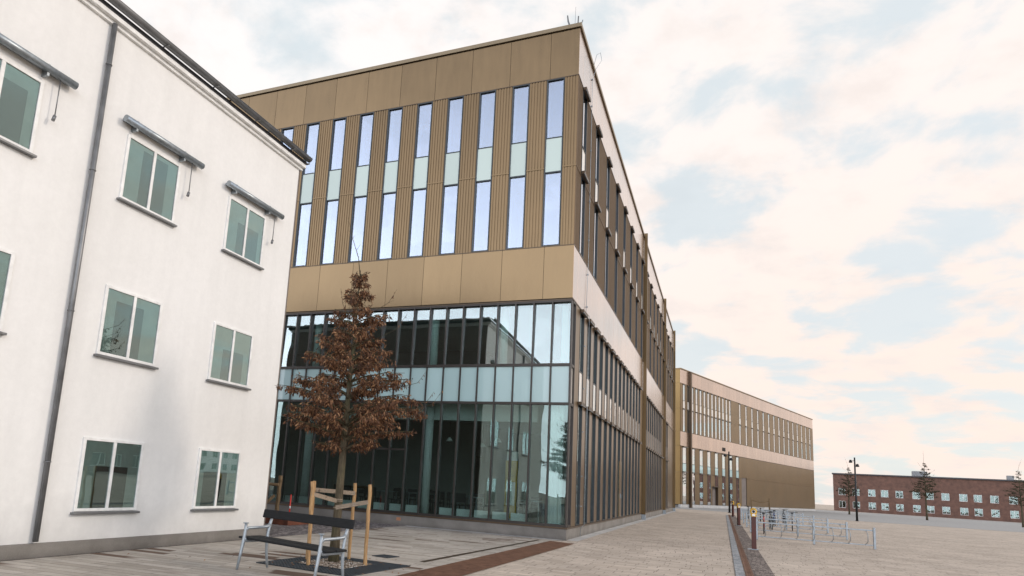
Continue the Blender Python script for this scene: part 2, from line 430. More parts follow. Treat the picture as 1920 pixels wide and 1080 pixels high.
# ------------------------------------------------------------------ facade kit (local x along the wall, local -y outward)
def ribbed(w, z0, z1, trim=None, pitch=0.105, top=0.80, dp=0.020):
    mb = MB(); mb.box(0, w, dp-0.001, 0.06, z0, z1)
    n = max(1, round(w/pitch)); p = w/n
    for i in range(n):
        x = i*p
        for (a, b) in (((z0, trim-0.025), (trim+0.025, z1)) if trim else ((z0, z1),)):
            # trapezoid rib
            x0, x1, t0, t1 = x+0.004, x+p*top, x+0.012, x+p*top-0.008
            mb.add([(x0,dp,a),(t0,0.0,a),(t1,0.0,a),(x1,dp,a),(x0,dp,b),(t0,0.0,b),(t1,0.0,b),(x1,dp,b)],
                   [(0,1,5,4),(1,2,6,5),(2,3,7,6),(0,3,2,1),(4,5,6,7)])
    if trim: mb.box(0.002, w-0.002, -0.012, 0.03, trim-0.02, trim+0.02)
    return mb
def window_proto(w, rows, frame_w, recess, glassname, spname, hood=0.0, parent=None, loc=(0, 0, 0), rz=0.0, low_hood=None, reveal=True, fd=0.12, spr=0.01):
    """rows: list of (z0, z1, 'pane'|'spandrel'); returns the window object with its panes as children"""
    z0 = rows[0][0]; z1 = rows[-1][1]
    mb = MB()
    y0 = recess-0.045; y1 = recess+fd
    mb.box(0, frame_w, -0.012, y1, z0, z1); mb.box(w-frame_w, w, -0.012, y1, z0, z1)
    mb.box(frame_w, w-frame_w, -0.010, y1, z0, z0+frame_w); mb.box(frame_w, w-frame_w, -0.010, y1, z1-frame_w, z1)
    for (a, b, k) in rows[:-1]:
        mb.box(frame_w, w-frame_w, y0, y1, b-frame_w*0.6, b+frame_w*0.6)
    win = mb.build('window', M['frame'], parent, loc, rz)
    for i, (a, b, k) in enumerate(rows):
        aa = a+(frame_w if i == 0 else frame_w*0.6); bb = b-(frame_w if i == len(rows)-1 else frame_w*0.6)
        if k == 'pane': one('pane', M[glassname], win, b=(frame_w-0.004, w-frame_w+0.004, recess, recess+0.008, aa-0.004, bb+0.004))
        else: one('spandrel', M[spname], win, b=(frame_w-0.004, w-frame_w+0.004, spr, spr+0.018, aa-0.004, bb+0.004))
    if reveal:
        mb = MB()
        for (a, b, k) in rows:
            if k == 'pane':
                mb.box(0.005, 0.02, y1+0.004, y1+0.30, a, b); mb.box(w-0.02, w-0.005, y1+0.004, y1+0.30, a, b)
                mb.box(0.02, w-0.02, y1+0.004, y1+0.30, a-0.0, a+0.02)
        mb.build('reveal', M['white_in'], win)
    if hood:
        mb = MB(); mb.box(w+0.001, w+0.020, -0.024, 0.03, z0, z1); mb.build('edge_trim', M['edge'], win)
        for hz in (low_hood or [z1]):
            mb = MB(); mb.box(-0.05, w+0.10, -hood, -0.014, hz-0.06, hz+0.05, 0.008)
            mb.build('hood', M['bronze_dark'], win)
            mb = MB(); mb.box(-0.03, w+0.08, -hood-0.004, -hood+0.03, hz-0.075, hz-0.062)
            mb.build('hood_lip', M['steel'], win)
    return win

B = thing('office_building', 'large four storey bronze clad office building at the corner, with tall glazed ground floor', 'building', (0, 0, 0))
LX = -19.45      # left end of the south facade
RY = 48.3        # far end of the east facade
Z = dict(pl=0.34, gl1=4.22, gl2=5.48, gl3=7.66, b2=9.49, rib=15.66, top=17.42, cap=17.6)
# body behind the cladding (kept behind glass as floors, slabs and core)
mb = MB()
mb.box(LX+.1, -0.07, 0.06, RY-.1, -0.2, 0.30)                    # ground slab
mb.box(LX+.1, -0.30, 0.34, RY-.1, 4.30, 5.40)                   # first floor zone
mb.box(LX+.1, -0.07, 0.07, RY-.1, 7.69, 9.47)                   # second floor zone
mb.box(LX+.1, -0.30, 0.34, RY-.1, 12.40, 13.28)
mb.box(LX+.1, -0.07, 0.07, RY-.1, 15.69, 17.25)
mb.build('floor_slab', M['ceil_in'], B)
mb = MB()
mb.box(LX+.1, -6.0, 8.0, 8.2, 0.302, 4.298); mb.box(LX+.1, -6.0, 8.0, 8.2, 5.402, 7.688)
mb.box(LX+.1, -6.0, 6.0, 6.2, 9.472, 12.398); mb.box(LX+.1, -6.0, 6.0, 6.2, 13.282, 15.688)
for (a, b) in ((0.302, 4.298), (5.402, 7.688), (9.472, 12.398), (13.282, 15.688)):
    mb.box(-6.0, -5.8, 9.0, RY-.2, a, b)
    mb.box(-5.8, -0.32, 14.0, 14.2, a, b)
mb.build('partition_wall', M['wall_in'], B)
mb = MB(); mb.box(LX+.1, -0.3, 0.5, RY-.3, 0.301, 0.312); mb.build('floor_finish', M['floor_in'], B)
mb = MB(); mb.box(LX+.4, -1.3, 1.0, 1.12, 3.70, 4.296); mb.build('bulkhead', M['white_in'], B)
# rear and side walls of the body
mb = MB(); mb.box(LX, LX+0.1, 0.1, RY, 0.0, 17.3); mb.box(LX, -0.08, RY-0.1, RY, 0.0, 17.3)
mb.build('rear_wall', M['bronze'], B)
mb = MB(); mb.box(LX+.1, -0.1, 0.1, RY-.1, 17.26, 17.30); mb.build('roof', M['roof'], B)
# plinth
mb = MB(); mb.box(LX, 0.0, 0.0, 0.30, -0.2, Z['pl']-0.02, 0.008); mb.box(-0.30, 0.0, 0.302, RY, -0.2, Z['pl']-0.02, 0.008)
mb.build('plinth', M['plinth'], B)
mb = MB()
mb.box(LX, 0.015, -0.015, 0.12, Z['pl']-0.015, Z['pl']+0.035); mb.box(-0.12, 0.015, 0.121, RY, Z['pl']-0.015, Z['pl']+0.035)
mb.build('sill', M['bronze_dark'], B)
# parapet cap and shadow gaps
def cap(root, x0, y1):
    mb = MB()
    mb.box(x0, 0.06, -0.06, 0.35, 17.45, 17.60); mb.box(-0.35, 0.06, 0.351, y1, 17.45, 17.60)
    return mb.build('parapet_cap', M['bronze_dark'], root)
mb = MB()
mb.box(LX, 0.06, -0.06, 0.35, 17.45, 17.60, 0.006); mb.box(-0.35, 0.06, 0.351, RY+0.06, 17.45, 17.60, 0.006)
mb.build('parapet_cap', bronze('bronze_cap', (0.24, 0.185, 0.115), 0.42, 0.7, 0.1), B)
mb = MB()
for (a, b) in ((15.60, 17.452), (7.60, 9.53)):
    mb.box(LX, -0.03, 0.030, 0.068, a, b); mb.box(-0.068, -0.03, 0.069, RY, a, b)
mb.build('fascia_backing', M['gap'], B)

# fascia panels (south: 1.475 m, first one 1.0; east 1.475 m)
def fascia(root, z0, z1, s0, s1, first, pitch, loc, rz, mkey='bronze', leftward=False):
    edges = []; s = s0
    nxt = s0+first
    while s < s1-0.01:
        e = min(nxt, s1); edges.append((s, e)); s = e; nxt = e+pitch
    protos = {}
    for (a, b) in edges:
        w = round(b-a, 3)
        if w not in protos:
            mb = MB(); mb.box(0.005, w-0.005, 0.0, 0.028, z0, z1, 0.004); protos[w] = mb.mesh('fascia_panel', M[mkey])
        x = -b if leftward else a
        if rz == 0: p = (loc[0]+x, loc[1], 0)
        else: p = (loc[0]+cos(rz)*x, loc[1]+sin(rz)*x, 0)
        link('fascia_panel', protos[w], root, p, rz)
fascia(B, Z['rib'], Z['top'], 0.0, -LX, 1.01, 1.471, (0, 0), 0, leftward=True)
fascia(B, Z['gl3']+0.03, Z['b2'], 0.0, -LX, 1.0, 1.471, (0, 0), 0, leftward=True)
fascia(B, Z['rib'], Z['top'], 0.002, RY, 0.75, 1.345, (0, 0), R90, 'bronze_sky_sheen')
fascia(B, Z['gl3']+0.03, Z['b2'], 0.002, RY, 0.75, 1.345, (0, 0), R90, 'bronze_sky_sheen')
# thin dark trims under the fascias
mb = MB()
for z in (Z['rib']-0.03, Z['b2']+0.0, Z['gl3']-0.03):
    mb.box(LX, 0.012, -0.012, 0.05, z, z+0.028); mb.box(-0.05, 0.012, 0.051, RY, z, z+0.028)
mb.build('trim', M['bronze_dark'], B)

# --- south facade, upper floors
UW = window_proto(0.62, [(9.52, 12.16, 'pane'), (12.16, 13.42, 'spandrel'), (13.42, 15.63, 'pane')], 0.038, 0.05, 'glass_high', 'spandrel', 0, B, (-1.105, 0.0, 0))
rib_s = ribbed(0.63, 9.52, 15.63, 12.31).mesh('ribbed_panel', M['bronze_rib'])
for k in range(15):
    x = -1.105-1.25*k
    if x < LX: break
    if k: dup(UW, (x, 0, 0))
    if x-0.63 > LX: link('ribbed_panel', rib_s, B, (x-0.631, 0.0, 0))
ribbed(0.482, 9.52, 15.63, 12.31).build('ribbed_panel', M['bronze_rib'], B, (-0.484, 0.0, 0))

# --- south facade, curtain wall
mull = MB(); mull.box(-0.024, 0.024, -0.012, 0.16, 0.38, 7.63); mull_me = mull.mesh('mullion', M['mullion'])
pane_a = MB(); pane_a.box(0.024, 0.604, 0.045, 0.053, 0.45, 4.17); pane_a.v = [(x, y+(z-0.45)*0.0050, z) for x, y, z in pane_a.v]; pane_a = pane_a.mesh('glass_pane', M['glass_low'])
pane_c = MB(); pane_c.box(0.024, 0.604, 0.05, 0.058, 5.53, 7.56); pane_c.v = [(x, y+(z-5.53)*0.0290, z) for x, y, z in pane_c.v]; pane_c = pane_c.mesh('glass_pane', glass('first_floor_glass', (0.76, 0.88, 0.86), 0.185, (0.92, 0.97, 1.0), 0.012))
pane_b = MB(); pane_b.box(0.024, 0.604, 0.04, 0.10, 4.26, 5.43); pane_b = pane_b.mesh('spandrel_panel', M['spandrel_low'])
NB = 31
for k in range(NB):
    x = -0.03-0.6255*k
    if x-0.63 < LX: break
    link('mullion', mull_me, B, (x, 0, 0))
    link('glass_pane', pane_a, B, (x-0.627, 0, 0)); link('glass_pane', pane_c, B, (x-0.627, 0, 0))
    link('spandrel_panel', pane_b, B, (x-0.627, 0, 0))
xl = x
mb = MB()
for (a, b) in ((0.375, 0.45), (4.175, 4.255), (5.435, 5.525), (7.565, 7.63)):
    mb.box(xl-0.4, -0.058, -0.004, 0.15, a, b)
mb.build('transom', M['mullion'], B)
# corner return of the curtain wall on the east side
mb = MB()
mb.box(-0.15, 0.010, 0.52, 0.575, 0.38, 7.63)
for (a, b) in ((0.375, 0.45), (4.175, 4.255), (5.435, 5.525), (7.565, 7.63)): mb.box(-0.14, 0.004, 0.165, 0.52, a, b)
mb.build('corner_frame', M['mullion'], B)
for (a, b, k, w_) in ((0.45, 4.17, 'glass_far', 'glass_pane'), (5.53, 7.56, 'glass_far', 'glass_pane'), (4.26, 5.43, 'spandrel_side', 'spandrel_panel')):
    mb = MB(); mb.box(-0.058, -0.050, 0.161, 0.52, a, b); mb.build(w_, M[k], B)
mb = MB(); mb.box(-0.045, 0.0, 0.58, 1.30, 0.38, 7.63, 0.003); mb.build('corner_panel', M['bronze_rib'], B)

# door leaf in the south curtain wall: a darker door zone with its own transom
mb = MB()
for k in range(9, 13):
    x = -0.03-0.6255*k
    mb.box(x-0.595, x-0.03, 0.018, 0.13, 2.52, 2.585)
mb.build('door_transom', M['mullion'], B)

# --- east facade
def east(s): return (0, s, 0)
EW = window_proto(0.70, [(9.52, 12.42, 'pane'), (12.42, 13.46, 'spandrel'), (13.46, 15.63, 'pane')], 0.028, 0.032, 'glass_high', 'spandrel_side', 0.13, B, east(0.85), R90, low_hood=[12.42, 15.60])
for k in range(1, 18): dup(EW, east(0.85+2.68*k), R90)
rib_e = ribbed(1.978, 9.52, 15.63, 12.31, 0.09, 0.5, 0.038).mesh('ribbed_panel', M['rib_east'])
for k in range(18):
    s = 0.85+0.701+2.68*k
    if s+1.978 < RY: link('ribbed_panel', rib_e, B, east(s), R90)
    else: ribbed(RY-s-0.01, 9.52, 15.63, 12.31, 0.09, 0.5, 0.038).build('ribbed_panel', M['rib_east'], B, east(s), R90)
ribbed(0.846, 9.52, 15.63, 12.31, 0.09, 0.5, 0.038).build('ribbed_panel', M['rib_east'], B, east(0.002), R90)
LW = window_proto(0.66, [(0.39, 4.40, 'pane'), (4.40, 5.50, 'spandrel'), (5.50, 7.62, 'pane')], 0.028, 0.040, 'glass_low', 'spandrel_side', 0.13, B, east(1.32), R90, low_hood=[4.40, 7.58])
mb = MB(); mb.box(0.0, 0.684, 0.016, 0.05, 0.39, 7.62)
for (a_, b_) in ((0.004, 0.680),):
    mb.box(a_, b_, 0.0, 0.015, 0.39, 4.38, 0.003); mb.box(a_, b_, 0.0, 0.015, 4.42, 7.62, 0.003)
mb.box(0.0, 0.684, -0.012, 0.014, 4.385, 4.415)
rib_l = mb.mesh('cladding_panel', M['panel_east'])
pos_l = []
for k in range(1, 31):
    s = 1.32+1.345*k
    if 20.2 < s+0.3 < 21.4: continue
    if 35.3 < s+0.3 < 36.9: continue
    if s > 41.3: break
    pos_l.append(s)
for s in [1.32]+pos_l:
    if s != 1.32: dup(LW, east(s), R90)
    link('cladding_panel', rib_l, B, east(s+0.6605), R90)
# plain bronze infill where there is no window
for (a, b) in ((20.15, 20.8), (35.0, 36.1)):
    mb = MB(); mb.box(a, b, -0.02, 0.03, 0.39, 7.62, 0.003); mb.build('plain_panel', M['bronze'], B, (0, 0, 0), R90)
last = [1.32]+pos_l
s = last[-1]+1.345
while s < RY-0.1:
    e = min(s+1.345, RY); one('plain_panel', M['bronze'], B, (0, 0, 0), R90, b=(s+0.004, e-0.004, 0.0, 0.04, 0.39, 7.62), bev=0.004); s = e
# service door in the ribbed wall
mb = MB(); mb.box(11.36, 11.98, -0.022, 0.02, 0.40, 2.95, 0.004)
door = mb.build('service_door', M['bronze'], B, (0, 0, 0), R90)
mb = MB(); mb.box(11.42, 11.46, -0.07, -0.022, 1.25, 1.45, 0.004); mb.build('handle', M['steel'], door)
# vertical fins
fin_mat = bronze('bronze_fin', (0.125, 0.08, 0.034), 0.45, 0.7, 0.1)
for s in (20.85, 36.15, 48.05):
    mb = MB(); mb.box(s, s+0.14, -0.22, 0.0-0.016, 0.30, 17.72, 0.008); f = mb.build('fin', fin_mat, B, (0, 0, 0), R90)
    mb = MB(); mb.box(s+0.01, s+0.17, -0.24, -0.004, 0.0, 0.298, 0.008); mb.build('foot', M['steel'], f)
# lightning conductor
mb = MB()
mb.tube([(0.07, 2.35, 17.50), (0.16, 2.40, 17.95), (0.28, 2.48, 18.05), (0.33, 2.52, 17.75), (0.13, 2.42, 17.35), (0.03, 2.36, 16.9), (0.03, 2.35, 9.6), (0.03, 2.15, 7.7), (0.16, 2.1, 7.6), (0.16, 2.05, 0.4), (0.04, 2.05, 0.3), (0.03, 2.05, 0.0)], 0.009, 6)
for z in (16.9, 15.8, 14, 12, 10.5, 9.2, 8.0, 6.5, 5, 3.5, 2.0, 1.0): mb.box(0.0, 0.05, 2.03 if z < 7.7 else 2.33, 2.09 if z < 7.7 else 2.39, z-0.02, z+0.02)
mb.build('conductor_cable', M['steel'], B)
# small orange survey mark on the plinth
mb = MB()
for z in (0.155, 0.19, 0.225): mb.box(-5.82, -5.66, -0.003, 0.0, z, z+0.014)
mb.build('paint_mark', M['orange'], B)

# roof mast at the corner
t = thing('roof_mast', 'small cluster of grey antenna rods on the roof corner of the bronze building', 'antenna', (-0.38, 0.40, 17.3))
mb = MB()
mb.tube([(0, 0, 0), (-0.02, 0, 0.42), (-0.14, 0, 0.78), (-0.17, 0, 1.02)], [0.035, 0.035, 0.03, 0.022], 8); mb.build('bent_post', M['gutter'], t)
mb = MB(); mb.tube([(0.10, 0, 0), (0.12, 0, 1.30)], [0.012, 0.005], 6); mb.build('rod', M['steel'], t)
mb = MB(); mb.tube([(0.20, 0.02, 0.2), (0.22, 0.02, 0.92)], [0.028, 0.022], 8); mb.build('rod', M['gutter'], t)
mb = MB(); mb.tube([(-0.02, 0, 0.42), (0.16, 0, 0.46), (0.34, 0, 0.50), (0.38, 0, 0.72)], 0.02, 6); mb.tube([(0.12, 0, 0.36), (0.34, 0, 0.34)], 0.02, 6)
mb.box(0.05, 0.16, -0.04, 0.04, 0.38, 0.52); mb.box(0.27, 0.35, -0.04, 0.04, 0.40, 0.55)
mb.build('crossarm', M['steel'], t)

# ------------------------------------------------------------------ inside the ground floors
mb = MB(); mb.tube([(0, 0, 0.312), (0, 0, 4.295)], 0.14, 20)
c0 = tag(mb.build('column', M['white_in'], None, (-5.15, 0.80, 0)), 'pale round column behind the ground floor glass, second from the corner', 'column', 'interior columns')
for (x, y, l) in ((-10.17, 0.8, 'pale round column behind the ground floor glass, left of the brown tree trunk'), (-15.2, 0.8, 'pale round column behind the ground floor glass, farthest left')):
    tag(dup(c0, (x, y, 0)), l)
mb = MB(); mb.tube([(0, 0, 5.402), (0, 0, 7.685)], 0.13, 20)
c1 = tag(mb.build('column', M['white_in'], None, (-5.15, 0.80, 0)), 'pale round column behind the first floor glass, in the middle', 'column', 'interior columns')
for (x, y, l) in ((-10.17, 0.8, 'pale round column behind the first floor glass, left of the treetop'), (-2.55, 0.9, 'pale round column behind the first floor glass, nearer the building corner'), (-15.2, 0.8, 'pale round column behind the first floor glass, farthest left')):
    tag(dup(c1, (x, y, 0)), l)
def curtain(name, x0, x1, y, z0, z1, label):
    mb = MB(); n = 60; vs = []
    for i in range(n+1):
        t = i/n; x = x0+(x1-x0)*t; yy = y+0.035*sin(t*2*pi*9)+0.01*sin(t*31)
        vs += [(x, yy, z0), (x, yy, z1)]
    mb.add(vs, [(2*i, 2*i+2, 2*i+3, 2*i+1) for i in range(n)], True)
    return tag(mb.build(name, M['white_in']), label, 'curtain', 'curtains behind the corner glass')
curtain('curtain', -0.78, -0.26, 0.42, 0.33, 4.28, 'pale pleated curtain hanging behind the ground floor glass at the building corner')
curtain('curtain', -0.42, -0.22, 0.42, 5.42, 7.66, 'narrow pale curtain hanging behind the first floor glass at the building corner')
# convectors along the glass
mb = MB(); mb.box(0.05, 0.56, 0.22, 0.32, 0.42, 0.68, 0.01)
for i in range(4): mb.box(0.06, 0.55, 0.216, 0.22, 0.47+i*0.05, 0.475+i*0.05)
conv = mb.mesh('convector', M['white_in'])
fe = MB(); fe.box(0.14, 0.17, 0.25, 0.29, 0.312, 0.42); fe.box(0.44, 0.47, 0.25, 0.29, 0.312, 0.42); fe_me = fe.mesh('leg', M['steel'])
nc = 0
for k in range(2, 18):
    if k in (7,): continue
    x = -0.03-0.6255*k-0.627
    r_ = link('convector', conv, None, (x, 0, 0))
    tag(r_, 'low white convector behind the bottom of a ground floor pane', 'radiator', 'low white convectors along the ground floor glass')
    link('leg', fe_me, r_)
# yellow and white poster banner, pendant lamps, tables and chairs
t = thing('banner_stand', 'yellow and white upright banner standing inside behind the glass', 'banner', (-2.42, 2.0, 0.312))
mb = MB(); mb.box(-0.22, 0.22, -0.012, 0.012, 0.10, 2.1); mb.build('panel', M['yellow'], t)
mb = MB(); mb.box(-0.15, 0.15, -0.016, -0.0125, 0.55, 1.35); mb.box(-0.18, 0.22, -0.016, -0.0125, 2.1, 2.42); mb.build('print', M['white'], t)
mb = MB(); mb.box(-0.26, 0.26, -0.15, 0.15, 0.0, 0.09, 0.01); mb.build('base', M['steel'], t)
lamp_proto = None
for (x, y, z, l) in ((-5.04, 2.5, 3.05, 'white cone pendant lamp behind the glass right of the pale column'), (-3.12, 2.5, 3.08, 'white cone pendant lamp behind the glass above the yellow banner'), (-4.4, 4.5, 3.0, 'white cone pendant lamp hanging deeper in the ground floor room')):
    if lamp_proto is None:
        t = thing('pendant_lamp', l, 'lamp', (x, y, z), 0, 'pendant lamps in the ground floor room'); lamp_proto = t
        mb = MB(); mb.tube([(0, 0, 0), (0, 0, 0.16)], [0.13, 0.03], 18); mb.build('lamp_shade', M['white'], t)
        mb = MB(); mb.tube([(0, 0, 0.16), (0, 0, 1.15)], 0.006, 6); mb.build('cord', M['black'], t)
    else: dup(lamp_proto, (x, y, z), None, l)
def table(x, y):
    t = thing('cafe_table', 'grey cafe table standing behind the ground floor glass', 'table', (x, y, 0.312), 0, 'cafe tables behind the ground floor glass')
    one('tabletop', M['steel'], t, b=(-0.4, 0.4, -0.4, 0.4, 0.72, 0.75), bev=0.006)
    for i in (-1, 1):
        for j in (-1, 1): one('leg', M['steel'], t, b=(i*0.36-0.02, i*0.36+0.02, j*0.36-0.02, j*0.36+0.02, 0, 0.719))
    return t
T0 = table(-1.9, 2.9)
for (x, y) in ((-3.9, 2.0), (-5.9, 2.2), (-7.4, 2.0), (-8.9, 2.4), (-4.9, 4.0), (-7.0, 4.2)): dup(T0, (x, y, 0.312))
def chair(x, y, rz):
    t = thing('cafe_chair', 'dark cafe chair standing behind the ground floor glass', 'chair', (x, y, 0.312), rz, 'dark chairs behind the ground floor glass')
    one('seat', M['dark_in'], t, b=(-0.21, 0.21, -0.21, 0.21, 0.43, 0.46), bev=0.008)
    one('backrest', M['dark_in'], t, b=(-0.20, 0.20, 0.19, 0.21, 0.55, 0.86), bev=0.008)
    for i in (-1, 1):
        one('leg', M['black'], t, b=(i*0.19-0.012, i*0.19+0.012, 0.17, 0.194-0.006, 0, 0.85))
        one('leg', M['black'], t, b=(i*0.19-0.012, i*0.19+0.012, -0.19, -0.166, 0, 0.43))
    return t
CH0 = chair(-2.6, 2.9, 1.4)
for (x, y) in ((-1.9, 2.9), (-3.9, 2.0), (-5.9, 2.2), (-7.4, 2.0), (-8.9, 2.4), (-4.9, 4.0), (-7.0, 4.2)):
    for a in (0, 1, 2, 3):
        if random.random() < 0.75 and not (x == -1.9 and a == 2):
            an = a*R90+random.uniform(-.25, .25); dup(CH0, (x+0.62*sin(-an), y+0.62*cos(an), 0.312), an)
# upper floor ceiling strip lights as unlit fittings
mb = MB(); mb.box(-0.6, 0.6, -0.05, 0.05, 0, 0.05, 0.01)
f0 = tag(mb.build('ceiling_light', M['orange'], None, (-6.3, 1.6, 15.58), 0.5), 'orange ceiling batten seen through the sixth top floor window', 'light')

# ------------------------------------------------------------------ far building
F = thing('far_office_building', 'lower looking bronze office building closing the end of the path, same cladding', 'building', (-0.41, 68.6, 0), atan2(0.94067714, 0.33930299))
FL = 62.0
mb = MB()
for (a, b) in ((-0.2, 0.30), (4.6, 5.4), (7.69, 9.47), (12.5, 13.2), (15.69, 17.25)): mb.box(0.1, FL-.1, 0.32, 14, a, b)
mb.box(0.1, FL-.1, 4.0, 4.2, 0.302, 17.2)
mb.build('floor_slab', M['wall_in'], F)
mb = MB(); mb.box(0, FL, 0.0, 0.3, -0.2, 0.40, 0.01); mb.build('plinth', M['kerbstone'], F)
one('parapet_cap', M['bronze_rib'], F, b=(-0.06, FL, -0.06, 14.1, 17.45, 17.60))
one('roof', M['roof'], F, b=(0.1, FL, 0.1, 14.0, 17.30, 17.40))
one('rear_wall', M['bronze'], F, b=(0, FL, 14.0, 14.1, 0, 17.3))
one('end_wall', M['bronze'], F, b=(FL-0.08, FL-0.01, 0.32, 14, 0, 17.4))
one('fascia_backing', M['gap'], F, b=(0.03, FL, 0.035, 0.06, 15.66, 17.44))
one('fascia_backing', M['gap'], F, b=(0.03, FL, 0.035, 0.06, 7.62, 9.5))
fw_ = 1.345; fp = {}
for (z0, z1) in ((15.68, 17.42), (7.68, 9.48)):
    mb = MB(); mb.box(0.006, fw_-0.006, 0.0, 0.033, z0, z1); me = mb.mesh('fascia_panel', M['bronze_sky_sheen'])
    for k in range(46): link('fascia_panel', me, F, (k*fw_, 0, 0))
# gold gable end facing the path
gold = bronze('gold_bronze_sheet', (0.31, 0.205, 0.085), 0.42, 0.75, 0.1)
for (z0, z1) in ((0.4, 4.38), (4.40, 7.62), (7.64, 9.48), (9.5, 12.4), (12.42, 15.64), (15.66, 17.44)):
    one('gable_panel', gold, F, b=(0.0, 0.05, 0.066, 13.9, z0, z1))
FW = window_proto(0.62, [(9.52, 12.42, 'pane'), (12.42, 13.46, 'spandrel'), (13.46, 15.63, 'pane')], 0.03, 0.008, 'glass_far', 'spandrel_side', 0.10, F, (0.72, 0, 0), 0, low_hood=[12.42, 15.60], reveal=False, spr=0.0)
ups = [0.72+1.36*k for k in range(13)]+[21.2+2.72*k for k in range(15)]
for s in ups[1:]: dup(FW, (s, 0, 0))
cur = 0.06
for s in ups:
    w = s-cur-0.002
    if w > 0.05: ribbed(w, 9.52, 15.63, 12.31, 0.16).build('ribbed_panel', M['bronze_rib'], F, (cur, 0, 0))
    cur = s+0.621
ribbed(FL-cur-0.1, 9.52, 15.63, 12.31, 0.16).build('ribbed_panel', M['bronze_rib'], F, (cur, 0, 0))
FLW = window_proto(1.12, [(0.42, 4.40, 'pane'), (4.40, 5.50, 'spandrel'), (5.50, 7.62, 'pane')], 0.04, 0.008, 'glass_far', 'spandrel_low', 0.22, F, (0.6, 0, 0), 0, low_hood=[4.44, 7.58], reveal=False, spr=0.0)
lows = [0.6, 3.35, 6.05, 8.7, 14.1, 16.9, 19.6]
for s in lows[1:]: dup(FLW, (s, 0, 0))
window_proto(1.12, [(2.95, 4.40, 'pane'), (4.40, 5.50, 'spandrel'), (5.50, 7.62, 'pane')], 0.04, 0.008, 'glass_far', 'spandrel_low', 0.22, F, (11.4, 0, 0), 0, low_hood=[4.44, 7.58], reveal=False, spr=0.0)
cur = 0.06
for s in sorted(lows+[11.4]):
    w = s-cur-0.002
    if s == 11.4:
        ribbed(w, 2.92, 7.62, 4.5, 0.16).build('ribbed_panel', M['bronze_rib'], F, (cur, 0, 0))
        ribbed(10.35-cur, 0.42, 2.9, None, 0.16).build('ribbed_panel', M['bronze_rib'], F, (cur, 0, 0))
    else:
        ribbed(w, 0.42, 7.62, 4.5, 0.16).build('ribbed_panel', M['bronze_rib'], F, (cur, 0, 0))
    cur = s+1.121
e0 = mb = MB(); mb.box(10.36, 12.5, 0.35, 0.40, 0.30, 2.9); ent = mb.build('entrance', M['brown_wall'], F)
mb = MB(); mb.box(10.36, 12.5, -0.25, 0.0, 2.86, 2.93); mb.box(10.36, 10.40, 0.0, 0.34, 0.4, 2.86); mb.box(12.48, 12.52, 0.0, 0.34, 0.4, 2.86); mb.build('canopy', M['bronze_dark'], ent)
ribbed(21.9-cur, 0.42, 7.62, 4.5, 0.16).build('ribbed_panel', M['bronze_rib'], F, (cur, 0, 0))
ribbed(2.2, 4.6, 7.62, None, 0.16).build('ribbed_panel', M['bronze_rib'], F, (21.901, 0, 0))
ribbed(FL-24.2, 0.42, 7.62, 4.5, 0.16).build('ribbed_panel', M['bronze_rib'], F, (24.102, 0, 0))
one('entrance', M['brown_wall'], F, b=(21.9, 24.1, 0.10, 0.14, 0.3, 4.6))
mb = MB(); mb.box(2.6, 2.95, -0.30, -0.02, 0.0, 17.5, 0.01); mb.build('fin', M['bronze_dark'], F)
mb = MB(); mb.box(14.3, 15.3, -0.05, -0.001, 8.0, 8.5)
for i in range(5): mb.box(14.32, 15.28, -0.07, -0.05, 8.04+i*0.09, 8.09+i*0.09)
mb.build('vent_grille', M['gap'], F)
# yellow notices behind the far glass
for (z0, z1, l) in ((3.0, 3.6, 'upper'), (1.0, 2.0, 'lower')):
    one('notice', M['yellow'], F, b=(14.35, 14.85, 0.035, 0.05, z0, z1))
one('notice', M['white'], F, b=(14.3, 14.9, 0.035, 0.05, 2.15, 2.75))
one('notice', M['blue'], F, b=(17.0, 17.9, 0.035, 0.05, 1.0, 2.4))

# ------------------------------------------------------------------ white house on the left
HX, HY, HZ = -5.60, -7.52, 9.60
H = thing('white_house', 'white rendered house at the left edge with a dark eaves gutter', 'house', (HX, HY, 0))
mb = MB(); mb.box(-11.0, 0.0, -11.0, -0.05, 0.22, HZ-0.32); mb.build('wall', M['render'], H)
mb = MB(); mb.box(-11.0, 0.0, -0.048, 0.0, 0.22, HZ-0.32); mb.build('end_wall', M['brown_wall'], H)
mb = MB(); mb.box(-11.04, 0.035, -11.04, 0.035, -0.1, 0.218, 0.01); mb.build('plinth', M['plinth'], H)
mb = MB(); mb.box(-11.05, 0.06, -11.05, 0.03, HZ-0.318, HZ-0.25, 0.008); mb.box(-11.1, 0.14, -11.1, 0.05, HZ-0.249, HZ-0.16, 0.01)
mb.build('cornice', M['white'], H)
mb = MB()
mb.add([(0.13, 0.05, HZ-0.155), (0.13, -11.2, HZ-0.155), (-11.2, -11.2, HZ-0.155), (-11.2, 0.05, HZ-0.155),
        (0.12, 0.04, HZ-0.06), (0.12, -11.2, HZ-0.06), (-11.2, -11.2, HZ-0.06), (-11.2, 0.04, HZ-0.06), (-5.5, -4.5, HZ+0.5), (-5.5, -6.5, HZ+0.5)],
       [(0,1,2,3),(0,4,5,1),(1,5,6,2),(2,6,7,3),(3,7,4,0),(4,8,9,5),(5,9,6),(6,9,8,7),(7,8,4)])
for k in range(12): mb.box(-10.2+k*0.9, -10.1+k*0.9, -0.06, 0.03, HZ-0.05, HZ+0.10)
mb.build('roof', M['roof'], H)
